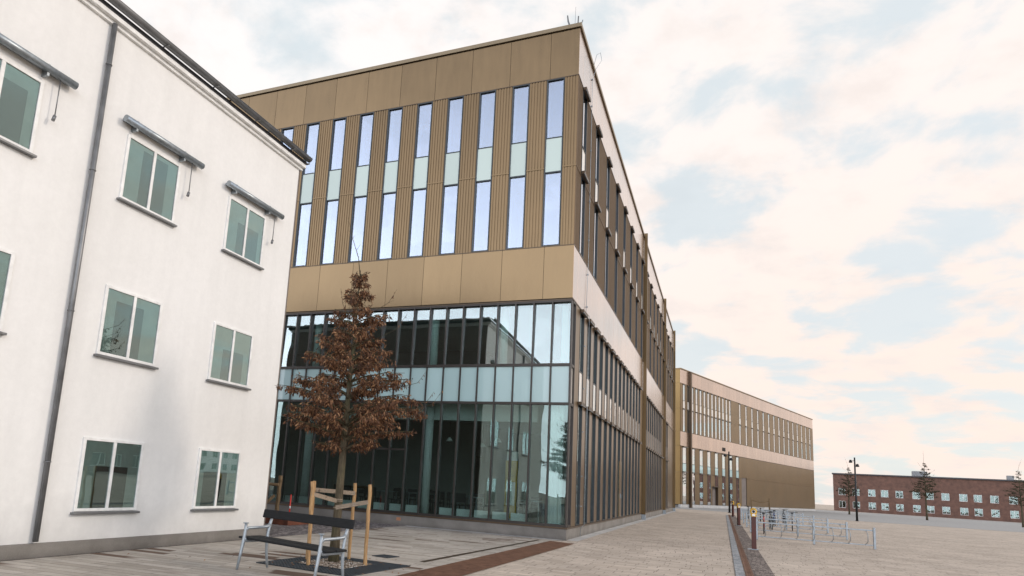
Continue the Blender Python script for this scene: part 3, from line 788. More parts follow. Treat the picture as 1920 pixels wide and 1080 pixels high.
def gutter(mb, a, b):
    a = Vector(a); b = Vector(b); d = (b-a).normalized(); side = Vector((d.y, -d.x, 0)); vs = []; n = 10
    for p in (a, b):
        for R in (0.088, 0.080):
            for i in range(n+1):
                t = pi+pi*i/n; vs.append(p+side*(R*cos(t))+Vector((0, 0, R*sin(t))))
    q = n+1; fs = []
    for i in range(n):
        fs += [(i, i+1, 2*q+i+1, 2*q+i), (q+i, 3*q+i, 3*q+i+1, q+i+1), (i, q+i, q+i+1, i+1), (2*q+i, 2*q+i+1, 3*q+i+1, 3*q+i)]
    mb.add(vs, fs, True)
mb = MB(); gutter(mb, (0.22, -11.1, HZ), (0.22, 0.06, HZ)); gutter(mb, (-11.2, 0.14, HZ), (0.12, 0.14, HZ))
mb.tube([(0.14, 0.05, HZ+0.004), (0.14, -11.1, HZ+0.004)], 0.010, 6); mb.tube([(0.304, 0.06, HZ+0.004), (0.304, -11.1, HZ+0.004)], 0.010, 6)
for k in range(8): y = -0.7-k*1.4; mb.box(0.125, 0.312, y, y+0.03, HZ-0.095, HZ-0.085)
mb.build('gutter', M['gutter'], H)
mb = MB(); mb.tube([(0.07, -5.9, HZ-0.3), (0.07, -5.9, 0.25)], 0.045, 12)
for z in (1.5, 4, 6.5, 8.5): mb.ring((0.07, -5.9, z), 0.048, 0.01, 'z', 16, 6)
mb.build('downpipe', M['gutter'], H)
def house_window(y0, z0, w, h):
    mb = MB(); mb.box(-0.02, 0.03, y0-0.06, y0, z0, z0+h, 0.004); mb.box(-0.02, 0.03, y0+w, y0+w+0.06, z0, z0+h, 0.004)
    mb.box(-0.02, 0.03, y0, y0+w, z0+h-0.05, z0+h, 0.004); mb.box(-0.02, 0.03, y0, y0+w, z0, z0+0.05, 0.004); mb.box(-0.02, 0.028, y0+w/2-0.03, y0+w/2+0.03, z0+0.05, z0+h-0.05)
    f = mb.build('window', M['white'], H)
    one('pane', M['glass_low'], f, b=(0.006, 0.012, y0, y0+w, z0+0.04, z0+h-0.04))
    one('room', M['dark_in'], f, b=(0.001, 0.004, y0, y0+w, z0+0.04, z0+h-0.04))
    mb = MB(); a_ = random.uniform(0.12, 0.3); b_ = random.uniform(0.12, 0.3)
    mb.box(0.0042, 0.0052, y0, y0+w*a_, z0+0.04, z0+h-0.04); mb.box(0.0042, 0.0052, y0+w*(1-b_), y0+w, z0+0.04, z0+h-0.04); mb.box(0.0042, 0.0052, y0+w*a_, y0+w*(1-b_), z0+h*random.uniform(0.55, 0.9), z0+h-0.04)
    mb.build('blind', M['ceil_in'], f)
    one('sill', M['gutter'], f, b=(-0.01, 0.09, y0-0.10, y0+w+0.10, z0-0.05, z0-0.012), bev=0.006)
    return f
for zz in (6.28, 3.4, 0.7):
    for yy in (-2.42, -5.2, -8.2):
        house_window(yy, zz, 1.2, 1.25)
# awning cassettes over the top floor windows
for yy in (-2.42, -5.2, -8.2):
    mb = MB(); mb.tube([(0.13, yy-0.25, 7.72), (0.13, yy+1.72, 7.72)], 0.065, 14); mb.box(0.0, 0.12, yy-0.2, yy+1.66, 7.71, 7.765)
    for k in (0.0, 1.2): mb.box(0.0, 0.14, yy+k, yy+k+0.04, 7.60, 7.80)
    aw = mb.build('awning', M['steel'], H)
    mb = MB(); mb.tube([(0.12, yy+1.45, 7.66), (0.12, yy+1.45, 7.02)], 0.010, 6); mb.tube([(0.12, yy+1.45, 7.03), (0.12, yy+1.43, 6.94)], 0.028, 8)
    mb.build('crank', M['gutter'], aw)

# ------------------------------------------------------------------ trees
def leaf_quad(mb, p, d, n_, L, W):
    """a folded, pointed, slightly curled leaf"""
    s = d.cross(n_).normalized()
    a = p; b = p+d*L*0.5+s*W*0.5-n_*L*0.05; c = p+d*L-n_*L*0.28; e = p+d*L*0.5-s*W*0.5-n_*L*0.05; m_ = p+d*L*0.5+n_*L*0.06
    mb.add([a, b, c, e, m_], [(0, 1, 4), (1, 2, 4), (2, 3, 4), (3, 0, 4)])
def rv(s=1.0): return Vector((random.gauss(0, 1), random.gauss(0, 1), random.gauss(0, 1)))*s
def leafy_tree(loc, label, scale=1.0, nb=150, lpb=1.0, seed=3, group=None, lmat='leaf'):
    random.seed(seed)
    t = thing('tree', label, 'tree', loc, 0, group)
    t.scale = (scale,)*3
    trunk = [(0, 0, -0.05), (0.005, 0.0, 0.6), (0.0, 0.01, 1.3), (0.015, 0.0, 2.1), (0.03, -0.01, 3.0), (0.04, 0.02, 4.0), (0.06, 0.0, 4.9), (0.05, 0.03, 5.5)]
    mb = MB(); mb.tube(trunk, [0.105, 0.078, 0.070, 0.062, 0.048, 0.03, 0.015, 0.008], 12)
    mb.build('trunk', M['bark'], t)
    env = [(2.0, 0.35), (2.2, 1.0), (2.5, 1.30), (2.8, 1.38), (3.05, 1.16), (3.3, 1.02), (3.55, 0.98), (3.8, 0.66), (4.1, 0.58), (4.5, 0.54), (4.8, 0.36), (5.1, 0.22), (5.45, 0.11)]
    def er(z):
        for (a, ra), (b, rb) in zip(env, env[1:]):
            if a <= z <= b: return ra+(rb-ra)*(z-a)/(b-a)
        return env[0][1] if z < env[0][0] else 0.1
    br = MB(); lf = MB()
    tiers = [2.02, 2.22, 2.46, 2.74, 3.02, 3.28, 3.52, 3.76, 3.98, 4.2, 4.42, 4.64, 4.85, 5.05, 5.22, 5.36]
    wts = [7, 14, 16, 15, 13, 12, 11, 9, 8, 8, 7, 6, 6, 5, 5, 4]
    plan = [z for z, k in zip(tiers, wts) for _ in range(max(2, round(k*nb/146)))]
    for i, zt_ in enumerate(plan):
        z0 = zt_+random.gauss(0, 0.035)
        az = i*2.39996+random.uniform(-.4, .4)
        R = er(min(5.45, z0+0.12))*random.choice([random.uniform(0.62, 0.95), random.uniform(0.85, 1.12)])
        rise = random.uniform(0.22, 0.40)*R+0.02
        tx = 0.03+0.008*z0
        pts = []; K = 6
        for k in range(K+1):
            s_ = k/K
            pts.append(Vector((tx+cos(az+0.15*s_)*R*s_, sin(az+0.15*s_)*R*s_, z0+rise*(1.6*s_-0.75*s_*s_)))+rv(0.015*s_))
        br.tube(pts, [0.016*(1-0.85*k/K)*(0.5+0.5*R) + 0.002 for k in range(K+1)], 5, cap=False)
        nl = int((26+105*R)*lpb)
        # side twigs carrying leaves
        twigs = [(pts[0], pts[-1])]
        for q in range(int(3+6*R)):
            s_ = random.uniform(0.25, 0.98); k = min(K-1, int(s_*K)); base = pts[k].lerp(pts[k+1], s_*K-k)
            a2 = az+random.choice((-1, 1))*random.uniform(0.35, 1.0); L = random.uniform(0.10, 0.26)*min(1, R+0.25)
            end = base+Vector((cos(a2)*L, sin(a2)*L, random.uniform(-0.10, 0.10)*L*2))
            twigs.append((base, end)); br.tube([base, (base+end)/2+rv(0.01), end], [0.005, 0.004, 0.002], 4, cap=False)
        for j in range(nl):
            if random.random() < 0.30:
                s_ = random.uniform(0.12, 1.0)**0.8; k = min(K-1, int(s_*K)); p = pts[k].lerp(pts[k+1], s_*K-k)
            else:
                a_, b_ = random.choice(twigs[1:]); p = a_.lerp(b_, random.uniform(0.1, 1.05))
            p = p+rv(0.022)
            p.z -= abs(random.gauss(0, 0.025))
            d = Vector((cos(az)*0.35, sin(az)*0.35, -0.75))+rv(0.42); d.normalize()
            nn = rv(1).cross(d)
            if nn.length < 1e-3: continue
            nn.normalize()
            leaf_quad(lf, p, d, nn, random.uniform(0.055, 0.105), random.uniform(0.018, 0.034))
    # bare leader and long bare shoots
    br.tube([(0.05, 0.03, 5.4), (0.0, 0.0, 5.75), (-0.12, -0.05, 6.1), (-0.17, -0.06, 6.25), (-0.26, -0.10, 6.6)], [0.011, 0.008, 0.006, 0.005, 0.002], 5)
    for (a, b) in (((-0.14, -0.05, 6.12), (-0.10, -0.05, 6.2)), ((-0.05, -0.02, 5.9), (0.02, 0, 6.02)), ((-0.17, -0.06, 6.25), (-0.25, -0.05, 6.32))): br.tube([a, b], [0.004, 0.002], 4)
    for i in range(16):
        z0 = random.uniform(2.4, 5.3); az = random.uniform(0, 2*pi) if i > 5 else (0.15 if i % 2 else 2.9)+random.uniform(-.4, .4)
        R = er(z0); c0_ = Vector((cos(az)*R*0.6+0.05, sin(az)*R*0.6, z0)); L = random.uniform(0.3, 0.55)
        pts = [c0_, c0_+Vector((cos(az)*(R*0.4+L*0.4), sin(az)*(R*.4+L*0.4), L*0.45)), c0_+Vector((cos(az)*(R*.4+L*0.75), sin(az)*(R*.4+L*.75), L*1.0))]
        br.tube(pts, [0.006, 0.004, 0.002], 4)
        for j in range(5):
            p = pts[1].lerp(pts[2], random.random()); d = Vector((random.uniform(-.5, .5), random.uniform(-.5, .5), -0.6)).normalized()
            leaf_quad(lf, p, d, rv(1).cross(d).normalized(), 0.06, 0.024)
        br.tube([pts[1], pts[1]+Vector((cos(az+1)*0.12, sin(az+1)*0.12, 0.08))], [0.003, 0.0015], 4)
    br.build('branch', M['bark'], t)
    me = lf.mesh_fast('crown', M[lmat]) if hasattr(lf, 'mesh_fast') else lf.mesh('crown', M[lmat])
    link('crown', me, t)
    return t
TX, TY = -2.05, -10.16
leafy_tree((TX, TY, 0), 'young conical tree with dry brown leaves in a square iron grate', nb=124, lpb=1.3)

# stakes around the tree with flat straps
def stake(x, y, h, r, label, lean=(0, 0), m='stake', group='round wooden stakes around the tree'):
    mb = MB(); pts = []; n = 10
    for i in range(n+1):
        t_ = i/n; pts.append((lean[0]*t_+0.006*sin(i*1.7+x*9), lean[1]*t_+0.006*cos(i*2.1), -0.1+(h+0.1)*t_))
    mb.tube(pts, [r*(1+0.06*sin(i*2.3+x*5)) for i in range(n+1)], 12)
    return tag(mb.build('tree_stake', M[m], None, (x, y, 0)), label, 'stake', group)
stake(-2.16, -10.80, 1.43, 0.034, 'wooden tree stake at the left of the trunk, behind the bench', (-0.06, 0))
stake(-1.43, -10.11, 1.43, 0.033, 'wooden tree stake farthest right of the trunk', (-0.01, 0))
stake(-2.12, -9.50, 1.43, 0.032, 'wooden tree stake just right of the trunk, nearest the glass wall', (0.02, 0))
stake(-2.62, -10.15, 1.43, 0.030, 'wooden tree stake mostly hidden behind the trunk', (0.02, 0))
def strap(a, b, label, w=0.075):
    mb = MB(); a = Vector(a); b = Vector(b)
    mb.beam(a, b, 0.012, w)
    return tag(mb.build('tree_strap', M['strap']), label, 'strap', 'flat straps tying the tree to its stakes')
strap((-2.20, -10.83, 1.22), (-2.04, -10.235, 1.10), 'flat weathered strap from the left stake to the trunk')
strap((-1.44, -10.145, 1.12), (-2.05, -10.235, 0.98), 'flat weathered strap from the right stake down to the trunk')
strap((-2.08, -9.52, 1.24), (-2.60, -10.12, 1.27), 'flat weathered strap level between the two rear stakes')
mb = MB()
mb.ring((TX, TY, 1.10), 0.075, 0.009, 'z', 20, 6); mb.ring((TX, TY, 1.13), 0.075, 0.009, 'z', 20, 6); mb.ring((TX, TY, 0.98), 0.077, 0.009, 'z', 20, 6)
tag(mb.build('trunk_tie', M['strap']), 'weathered band wrapped around the brown tree trunk', 'band')

# tree grate with gravel pit
G = thing('tree_grate', 'square dark iron grate set in the paving around the tree', 'grate', (-1.90, -10.32, 0), radians(-5))
mb = MB(); S = 0.95; n = 26; pitch = 2*S/n
for i in range(n+1):
    c = -S+i*pitch
    segs = [(-S, S)] if abs(c) > 0.49 else [(-S, -0.49), (0.49, S)]
    for (a, b) in segs:
        mb.box(c-0.014, c+0.014, a, b, -0.003, 0.010)
        mb.box(a, b, c-0.020, c+0.020, -0.0025, 0.0085)
mb.box(-S-0.02, S+0.02, -S-0.02, -S, -0.003, 0.012); mb.box(-S-0.02, S+0.02, S, S+0.02, -0.003, 0.012)
mb.box(-S-0.02, -S, -S, S, -0.003, 0.012); mb.box(S, S+0.02, -S, S, -0.003, 0.012)
for (a, b, c, d) in ((-0.51, 0.51, -0.51, -0.49), (-0.51, 0.51, 0.49, 0.51), (-0.51, -0.49, -0.49, 0.49), (0.49, 0.51, -0.49, 0.49)): mb.box(a, b, c, d, -0.003, 0.02)
mb.build('grid', M['cast_iron'], G)
one('bed', M['soil'], G, b=(-S, S, -S, S, -0.0035, -0.0030))
random.seed(5); mb = MB()
for i in range(1500):
    x = random.uniform(-.48, .48); y = random.uniform(-.48, .48); r_ = random.uniform(0.009, 0.021)
    vs = [Vector(v)*r_*random.uniform(.7, 1.25) for v in ((1,0,0),(-1,0,0),(0,1,0),(0,-1,0),(0,0,.7),(0,0,-.7))]
    rot = Matrix.Rotation(random.uniform(0, 6), 3, 'Z') @ Matrix.Rotation(random.uniform(-.6, .6), 3, 'X')
    zc = 0.006+random.uniform(0, 0.022)
    mb.add([rot @ v+Vector((x, y, zc)) for v in vs], [(0,2,4),(2,1,4),(1,3,4),(3,0,4),(2,0,5),(1,2,5),(3,1,5),(0,3,5)])
def gravel_mat():
    m, n = mat('mixed_gravel'); g = n.new('ShaderNodeNewGeometry')
    c = n.ramp(g.outputs['Random Per Island'], [(0, (0.10, 0.075, 0.055)), (0.5, (0.25, 0.20, 0.15)), (0.85, (0.40, 0.35, 0.30)), (1, (0.6, 0.57, 0.52))])
    n.principled(c, 0.8, 0, 0.3); return m
tag(mb.build('gravel', gravel_mat(), None, (-1.90, -10.32, 0), radians(-5)), kind='stuff')
# fallen leaves on the paving
lf = MB()
for i in range(90):
    a = random.uniform(0, 2*pi); d_ = abs(random.gauss(0, 1.3)); p = Vector((-1.9+cos(a)*d_, -10.3+sin(a)*d_, 0.022))
    d = Vector((random.uniform(-1, 1), random.uniform(-1, 1), 0)).normalized(); leaf_quad(lf, p, d, Vector((0, 0, 1)), 0.06, 0.028)
tag(lf.build('fallen_leaves', M['leaf']), kind='stuff')
# square gully cover
g2 = thing('gully_cover', 'small square dark iron gully cover in the plaza paving', 'cover', (-1.86, -8.46, 0), radians(-10))
mb = MB()
for i in range(9): c = -0.17+i*0.0425; mb.box(c-0.011, c+0.011, -0.18, 0.18, -0.003, 0.007)
mb.box(-0.2, 0.2, -0.2, -0.18, -0.003, 0.009); mb.box(-0.2, 0.2, 0.18, 0.2, -0.003, 0.009); mb.box(-0.2, -0.18, -0.18, 0.18, -0.003, 0.009); mb.box(0.18, 0.2, -0.18, 0.18, -0.003, 0.009)
mb.build('grid', M['cast_iron'], g2); one('bed', M['soil'], g2, b=(-0.18, 0.18, -0.18, 0.18, -0.0035, -0.0028))

# ------------------------------------------------------------------ bench
BR = radians(-16.4)
BN = thing('park_bench', 'bench with black slats and silver cast legs in front of the tree', 'bench', (-1.55, -12.03, 0), BR)
BN.scale = (1.08, 1.08, 1.08)
# local: x along the bench, -y towards the camera (front)
mb = MB(); mb.add([], [])
for (ya, yb) in ((-0.22, -0.03), (-0.015, 0.175)):
    mb.box(-1.16, 0.80, ya, yb, 0.43, 0.462, 0.010)
mb.build('seat', M['bench_slat'], BN)
mb = MB(); c_, s_ = cos(radians(12)), sin(radians(12))
bm_ = MB(); bm_.box(-1.19, 0.84, -0.014, 0.014, -0.065, 0.065, 0.010)
bm_.v = [(x, 0.225+y*c_+z*s_, 0.795+z*c_-y*s_) for x, y, z in bm_.v]
bm_.build('backrest', M['bench_slat'], BN)
def bench_end(x):
    # front leg continues up into the arm post, rear leg up into the back support
    mb = MB()
    mb.tube([(x, -0.315, 0.0), (x, -0.275, 0.25), (x, -0.245, 0.44), (x, -0.235, 0.56), (x, -0.235, 0.668)], [0.019, 0.022, 0.027, 0.023, 0.021], 10, squash=1.0)
    mb.tube([(x, -0.235, 0.662), (x, -0.235, 0.675)], [0.042, 0.042], 16)
    mb.tube([(x, 0.225, 0.0), (x, 0.185, 0.22), (x, 0.170, 0.42), (x, 0.185, 0.55), (x, 0.205, 0.66), (x, 0.235, 0.76)], [0.018, 0.021, 0.026, 0.022, 0.024, 0.018], 10)
    mb.tube([(x, -0.245, 0.45), (x, -0.20, 0.405), (x, 0.0, 0.405), (x, 0.13, 0.41), (x, 0.172, 0.43)], [0.030, 0.021, 0.019, 0.021, 0.028], 8)
    mb.tube([(x, -0.235, 0.56), (x, -0.19, 0.595), (x, 0.0, 0.600), (x, 0.15, 0.610), (x, 0.20, 0.64)], [0.022, 0.022, 0.020, 0.022, 0.028], 8)
    return mb
leg = bench_end(0.72).build('bench_leg', M['alu'], BN); bench_end(-0.98).build('bench_leg', M['alu'], BN)

# ------------------------------------------------------------------ planter, stakes and marker beyond the house
t = thing('corten_planter', 'low rusty steel planter edge on the cobbles beyond the white house', 'planter', (-8.9, -3.6, 0))
mb = MB(); mb.box(-1.7, 1.55, -0.5, -0.47, 0, 0.24); mb.box(-1.7, 1.55, 0.97, 1.0, 0, 0.24); mb.box(-1.7, -1.67, -0.47, 0.97, 0, 0.24); mb.box(1.52, 1.55, -0.47, 0.97, 0, 0.24)
mb.build('rim', M['corten'], t); one('soil', M['soil'], t, b=(-1.67, 1.52, -0.47, 0.97, 0.0, 0.17))
stake(-8.55, -3.05, 1.42, 0.065, 'thick brown wooden post beside the white house corner', (0.03, 0), 'stake_old', 'posts in the rusty planter')
stake(-10.3, -2.9, 1.42, 0.065, 'thick brown wooden post behind the white house edge', (0, 0), 'stake_old', 'posts in the rusty planter')
mb = MB(); mb.tube([(-10.3, -3.0, 1.15), (-8.5, -3.1, 1.13)], 0.05, 10)
tag(mb.build('rail', M['stake_old']), 'round brown wooden rail fixed across the thick posts', 'rail')
mb = MB(); mb.beam((-9.15, -3.5, 0.15), (-8.62, -3.12, 0.80), 0.07, 0.09)
tag(mb.build('brace', M['stake_old']), 'slanting wooden brace leaning against the thick brown post', 'brace')
mb = MB(); mb.tube([(0, 0, 0), (0.01, 0, 0.85)], 0.022, 8)
t = tag(mb.build('marker_stick', M['red'], None, (-8.10, -3.0, 0.0)), 'thin red marker stick standing right of the thick brown post', 'marker')
mb = MB(); mb.tube([(0.005, 0, 0.42), (0.006, 0, 0.50)], 0.0235, 8); mb.build('band', M['white'], t)

# ------------------------------------------------------------------ bollards with yellow locks
def bollard(x, y, label, lock_rot, first=False):
    t = thing('bollard', label, 'bollard', (x, y, 0), 0, 'dark red bollards along the brick strip')
    mb = MB(); mb.box(-0.07, 0.07, -0.07, 0.07, 0.02, 1.04, 0.012); mb.build('post', M['rust_post'], t)
    mb = MB(); mb.box(-0.19, 0.13, -0.10, 0.10, 0.0, 0.02, 0.004); mb.build('base_plate', M['steel'], t)
    h = thing_part('lock', t)
    return t
def thing_part(name, parent):
    mb = MB()
    # rounded yellow housing: lathe-like plate with a hole
    seg = 28
    def ring_pts(R, y, sx=1.0, zc=1.19): return [(R*sx*cos(2*pi*i/seg), y, zc+R*1.12*sin(2*pi*i/seg)) for i in range(seg)]
    loops = [ring_pts(0.056, -0.042), ring_pts(0.088, -0.048), ring_pts(0.104, -0.03), ring_pts(0.104, 0.03), ring_pts(0.088, 0.048), ring_pts(0.056, 0.042)]
    vs = [p for L in loops for p in L]; k = len(loops)
    mb.add(vs, [(a*seg+i, a*seg+(i+1)%seg, ((a+1)%k)*seg+(i+1)%seg, ((a+1)%k)*seg+i) for a in range(k) for i in range(seg)], True)
    mb.box(-0.082, 0.082, -0.078, 0.078, 1.03, 1.10, 0.01)
    o = mb.build(name, M['yellow'], parent)
    mb = MB(); mb.box(-0.055, 0.055, -0.028, 0.028, 1.14, 1.24, 0.01); mb.build('lock_core', M['black'], o)
    mb = MB(); mb.box(-0.045, 0.045, -0.082, -0.079, 1.05, 1.11); mb.ring((0, -0.058, 1.19), 0.052, 0.006, 'y', 20, 6); mb.build('sticker', M['white'], o)
    return o
b0 = bollard(5.33, 3.31, 'dark red bollard with yellow ring head, nearest the viewer', 0)
dup(b0, (5.27, 22.9, 0), 0.5, 'dark red bollard with yellow ring head, middle one of the row')
dup(b0, (5.20, 42.2, 0), -0.6, 'dark red bollard with yellow ring head, farthest one beside the street lamp')

# street lamp
t = thing('street_lamp', 'slim black street lamp with two heads in front of the far building', 'street lamp', (5.06, 57.6, 0))
mb = MB(); mb.tube([(0, 0, 0), (0, 0, 2.4), (0, 0, 6.45)], [0.105, 0.095, 0.07], 14); mb.build('pole', M['black'], t)
mb = MB(); mb.tube([(0, 0, 0), (0, 0, 0.05)], 0.17, 16); mb.build('base', M['black'], t)
for (dx, z) in ((-0.38, 6.05), (0.22, 5.65)):
    mb = MB(); mb.tube([(0, 0, z+0.05), (dx*0.6, 0, z+0.05)], 0.03, 8); mb.tube([(dx, -0.05, z+0.12), (dx, -0.12, z-0.12)], [0.10, 0.17], 14)
    mb.build('lamp_head', M['black'], t)

# bicycle racks
def rack(x, y, label=None):
    t = thing('bicycle_rack', 'long grey steel bicycle rack standing crosswise on the pavers right of the bollards', 'bicycle rack', (x, y, 0), 0, 'grey bicycle racks')
    for px_ in (0.0, 2.0, 4.0):
        mb = MB(); mb.box(px_-0.04, px_+0.04, -0.05, 0.05, 0.0, 0.80, 0.01); mb.build('post', M['steel'], t)
    for (a_, b_) in ((0.041, 1.959), (2.041, 3.959)):
        mb = MB(); mb.box(a_, b_, -0.025, 0.025, 0.66, 0.71, 0.008); mb.box(a_, b_, -0.02, 0.02, 0.12, 0.16, 0.008); mb.build('crossbar', M['steel'], t)
    for k in range(7):
        k = 0.28+k*0.56 + (0.06 if k > 3 else 0)
        mb = MB(); mb.tube([(k, -0.026, 0.64), (k, -0.30, 0.68), (k+0.02, -0.46, 0.50), (k+0.02, -0.40, 0.26), (k, -0.021, 0.15)], 0.013, 6); mb.build('wheel_hoop', M['steel'], t)
    return t
r0 = rack(5.66, 9.3)
for k in range(1, 7): dup(r0, (5.66, 9.3+6.2*k, 0))
def bicycle(x, y, rz, colr, label):
    t = thing('bicycle', label, 'bicycle', (x, y, 0), rz, 'bicycles parked in the racks')
    for wx in (-0.52, 0.52):
        mb = MB(); mb.ring((wx, 0, 0.34), 0.32, 0.02, 'y', 32, 6)
        w = mb.build('wheel', M['rubber'], t)
        mb = MB(); mb.ring((wx, 0, 0.34), 0.295, 0.008, 'y', 32, 5)
        for i in range(14):
            a = 2*pi*i/14; mb.tube([(wx, 0, 0.34), (wx+0.29*cos(a), 0, 0.34+0.29*sin(a))], 0.002, 4)
        mb.build('rim', M['steel'], w)
    mb = MB()
    bb = (-0.05, 0, 0.30); st = (-0.20, 0, 0.78); hd = (0.36, 0, 0.80); hb = (0.39, 0, 0.66); rw = (-0.52, 0, 0.34); fwh = (0.52, 0, 0.34)
    for (a, b) in ((bb, st), (st, hd), (bb, hb), (bb, rw), (st, rw), (hd, hb), (hb, fwh)): mb.tube([a, b], 0.016, 8)
    mb.build('frame', M[colr], t)
    mb = MB(); mb.tube([(0.36, 0, 0.80), (0.34, 0, 0.98)], 0.013, 8); mb.tube([(0.22, -0.28, 1.0), (0.32, -0.18, 1.0), (0.34, 0, 0.98), (0.32, 0.18, 1.0), (0.22, 0.28, 1.0)], 0.013, 8); mb.build('handlebar', M['black'], t)
    mb = MB(); mb.tube([(-0.20, 0, 0.78), (-0.22, 0, 0.92)], 0.013, 8); mb.tube([(-0.36, 0, 0.94), (-0.26, 0, 0.95), (-0.08, 0, 0.935)], [0.07, 0.06, 0.02], 8, squash=0.4); mb.build('saddle', M['black'], t)
    return t
bicycle(6.2, 14.9, 1.50, 'red', 'dark red framed bicycle just right behind the nearest bollard')
for (x, y, a, c, l) in ((6.85, 21.0, 1.62, 'black', 'black bicycle in the second rack row from the viewer, left of the silver one'), (7.9, 21.1, 1.5, 'steel', 'silver bicycle in the second rack row from the viewer'),
        (6.2, 27.2, 1.45, 'black', 'black bicycle in the third rack row, standing at its left end'), (7.4, 27.3, 1.6, 'blue', 'blue bicycle in the third rack row, right of a black one'),
        (6.9, 33.4, 1.55, 'steel', 'silver bicycle in the rack row beyond the middle bollard'), (8.4, 33.5, 1.6, 'black', 'black bicycle in the rack row beyond the middle bollard, right of a silver one'),
        (6.3, 39.6, 1.5, 'black', 'black bicycle beside the farthest bollard')):
    bicycle(x, y, a, c, l)

# staked sapling support near the far building
t = thing('stake_frame', 'wooden stake frame with straps in front of the far building', 'stake frame', (8.6, 70.0, 0))
for (x, y) in ((-1.0, 0), (1.0, 0), (1.0, 1.2)):
    mb = MB(); mb.tube([(x, y, 0), (x, y, 1.75)], 0.06, 8); mb.build('stake', M['stake_old'], t)
mb = MB(); mb.beam((-1.0, -0.07, 1.45), (0.0, -0.07, 1.2), 0.03, 0.12); mb.beam((0.0, -0.07, 1.2), (1.0, -0.07, 1.45), 0.03, 0.12); mb.build('strap', M['stake_old'], t)

# ------------------------------------------------------------------ background beyond the plaza
def far_block(x, y, rz, L, D, Hh, m, label, nst):
    t = thing('distant_building', label, 'building', (x, y, 0), rz)
    one('wall', M[m], t, b=(0, L, 0.15, D, 0, Hh)); one('roof', M['roof'], t, b=(-0.2, L+0.2, -0.25, D+0.2, Hh, Hh+0.30))
    one('roof_plant', M['gutter'], t, b=(L*0.3, L*0.3+3, 3, 6, Hh+0.30, Hh+1.6)); one('chimney', M['gutter'], t, b=(L*0.62, L*0.62+1.2, 2, 3.2, Hh+0.30, Hh+1.3))
    mb = MB(); mb.box(0, L, 0.0, 0.149, 0, 0.8)
    for s_ in range(nst): mb.box(0, L, 0.0, 0.149, 2.5+s_*3.1, min(Hh, 3.9+s_*3.1))
    k = 0.0; n_ = 0; xs = []
    while k < L-2.9:
        w_ = 1.1+0.35*((n_*7) % 3)
        for s_ in range(nst): mb.box(k, k+w_, 0.001, 0.148, 0.8+s_*3.1, 2.5+s_*3.1)
        xs.append((k+w_, 1.5)); k += w_+1.5; n_ += 1
    for s_ in range(nst): mb.box(k, L, 0.001, 0.148, 0.8+s_*3.1, 2.5+s_*3.1)
    mb.build('facade', M[m], t)
    for (a_, w_) in xs:
        for s_ in range(nst):
            z_ = 0.8+s_*3.1
            mb = MB(); mb.box(a_, a_+w_, 0.09, 0.14, z_, z_+0.07); mb.box(a_, a_+w_, 0.09, 0.14, z_+1.63, z_+1.70); mb.box(a_, a_+0.07, 0.09, 0.14, z_+.07, z_+1.63); mb.box(a_+w_-.07, a_+w_, 0.09, 0.14, z_+.07, z_+1.63); mb.box(a_+w_/2-.03, a_+w_/2+.03, 0.09, 0.14, z_+.07, z_+1.63)
            wn = mb.build('window', M['white'], t); one('pane', M['glass_low'], wn, b=(a_+.07, a_+w_-.07, 0.115, 0.125, z_+.07, z_+1.63))
    return t
far_block(62, 62, -R90, 44, 12, 7.2, 'brick', 'low red brown brick building across the plaza, far right', 2)
far_block(96, 140, radians(-70), 60, 12, 9.5, 'render', 'long pale building in the distance beyond the far right racks', 3)
far_block(30, 175, radians(-10), 55, 12, 9.0, 'brick', 'distant brick building behind the plaza at the right', 2)
ft = leafy_tree((24, 112, 0), 'bushy brown street tree beyond the racks, nearest the far bronze building', 1.45, nb=60, lpb=0.8, seed=21, group='street trees across the plaza', lmat='leaf_far')
for (x, y, sc, a, l) in ((33, 104, 1.6, 1.0, 'bushy brown street tree across the plaza, second from the far bronze building'), (42, 96, 1.4, 2.2, 'bushy brown street tree across the plaza, in the middle of the row'),
        (50, 86, 1.55, 3.1, 'bushy brown street tree in front of the low brick building, left one'), (56, 72, 1.5, 4.4, 'bushy brown street tree in front of the low brick building, right one'), (57, 58, 1.7, 5.2, 'bushy brown street tree at the right end of the row')):
    q = dup(ft, (x, y, 0), a, l); q.scale = (sc,)*3
sl = [o for o in bpy.data.objects if o.name == 'street_lamp'][0]
dup(sl, (17.0, 60.0, 0), None, 'slim black street lamp on the plaza beyond the racks, nearer the path')
dup(sl, (34.0, 66.0, 0), 0.6, 'slim black street lamp farther right on the plaza')

# ------------------------------------------------------------------ camera
cam = bpy.data.cameras.new('camera'); co = bpy.data.objects.new('camera', cam); COL.objects.link(co)
yaw, pitch, roll = -4.09828997e-01, 1.64644320e-01, 6.08757892e-02
f_, cx, cy = 1250.11305, 818.565060, 691.265401
fwv = Vector((sin(yaw)*cos(pitch), cos(yaw)*cos(pitch), sin(pitch)))
rt = Vector((cos(yaw), -sin(yaw), 0)); up = rt.cross(fwv)
r2 = rt*cos(roll)+up*sin(roll); u2 = -rt*sin(roll)+up*cos(roll)
mw = Matrix(((r2.x, u2.x, -fwv.x, 4.42785830), (r2.y, u2.y, -fwv.y, -20.9350310), (r2.z, u2.z, -fwv.z, 1.59112048), (0, 0, 0, 1)))
co.matrix_world = mw
cam.sensor_fit = 'HORIZONTAL'; cam.sensor_width = 36; cam.lens = f_/1920*36
cam.shift_x = (960-cx)/1920; cam.shift_y = (cy-540)/1920
cam.clip_start = 0.05; cam.clip_end = 3000
scene.camera = co

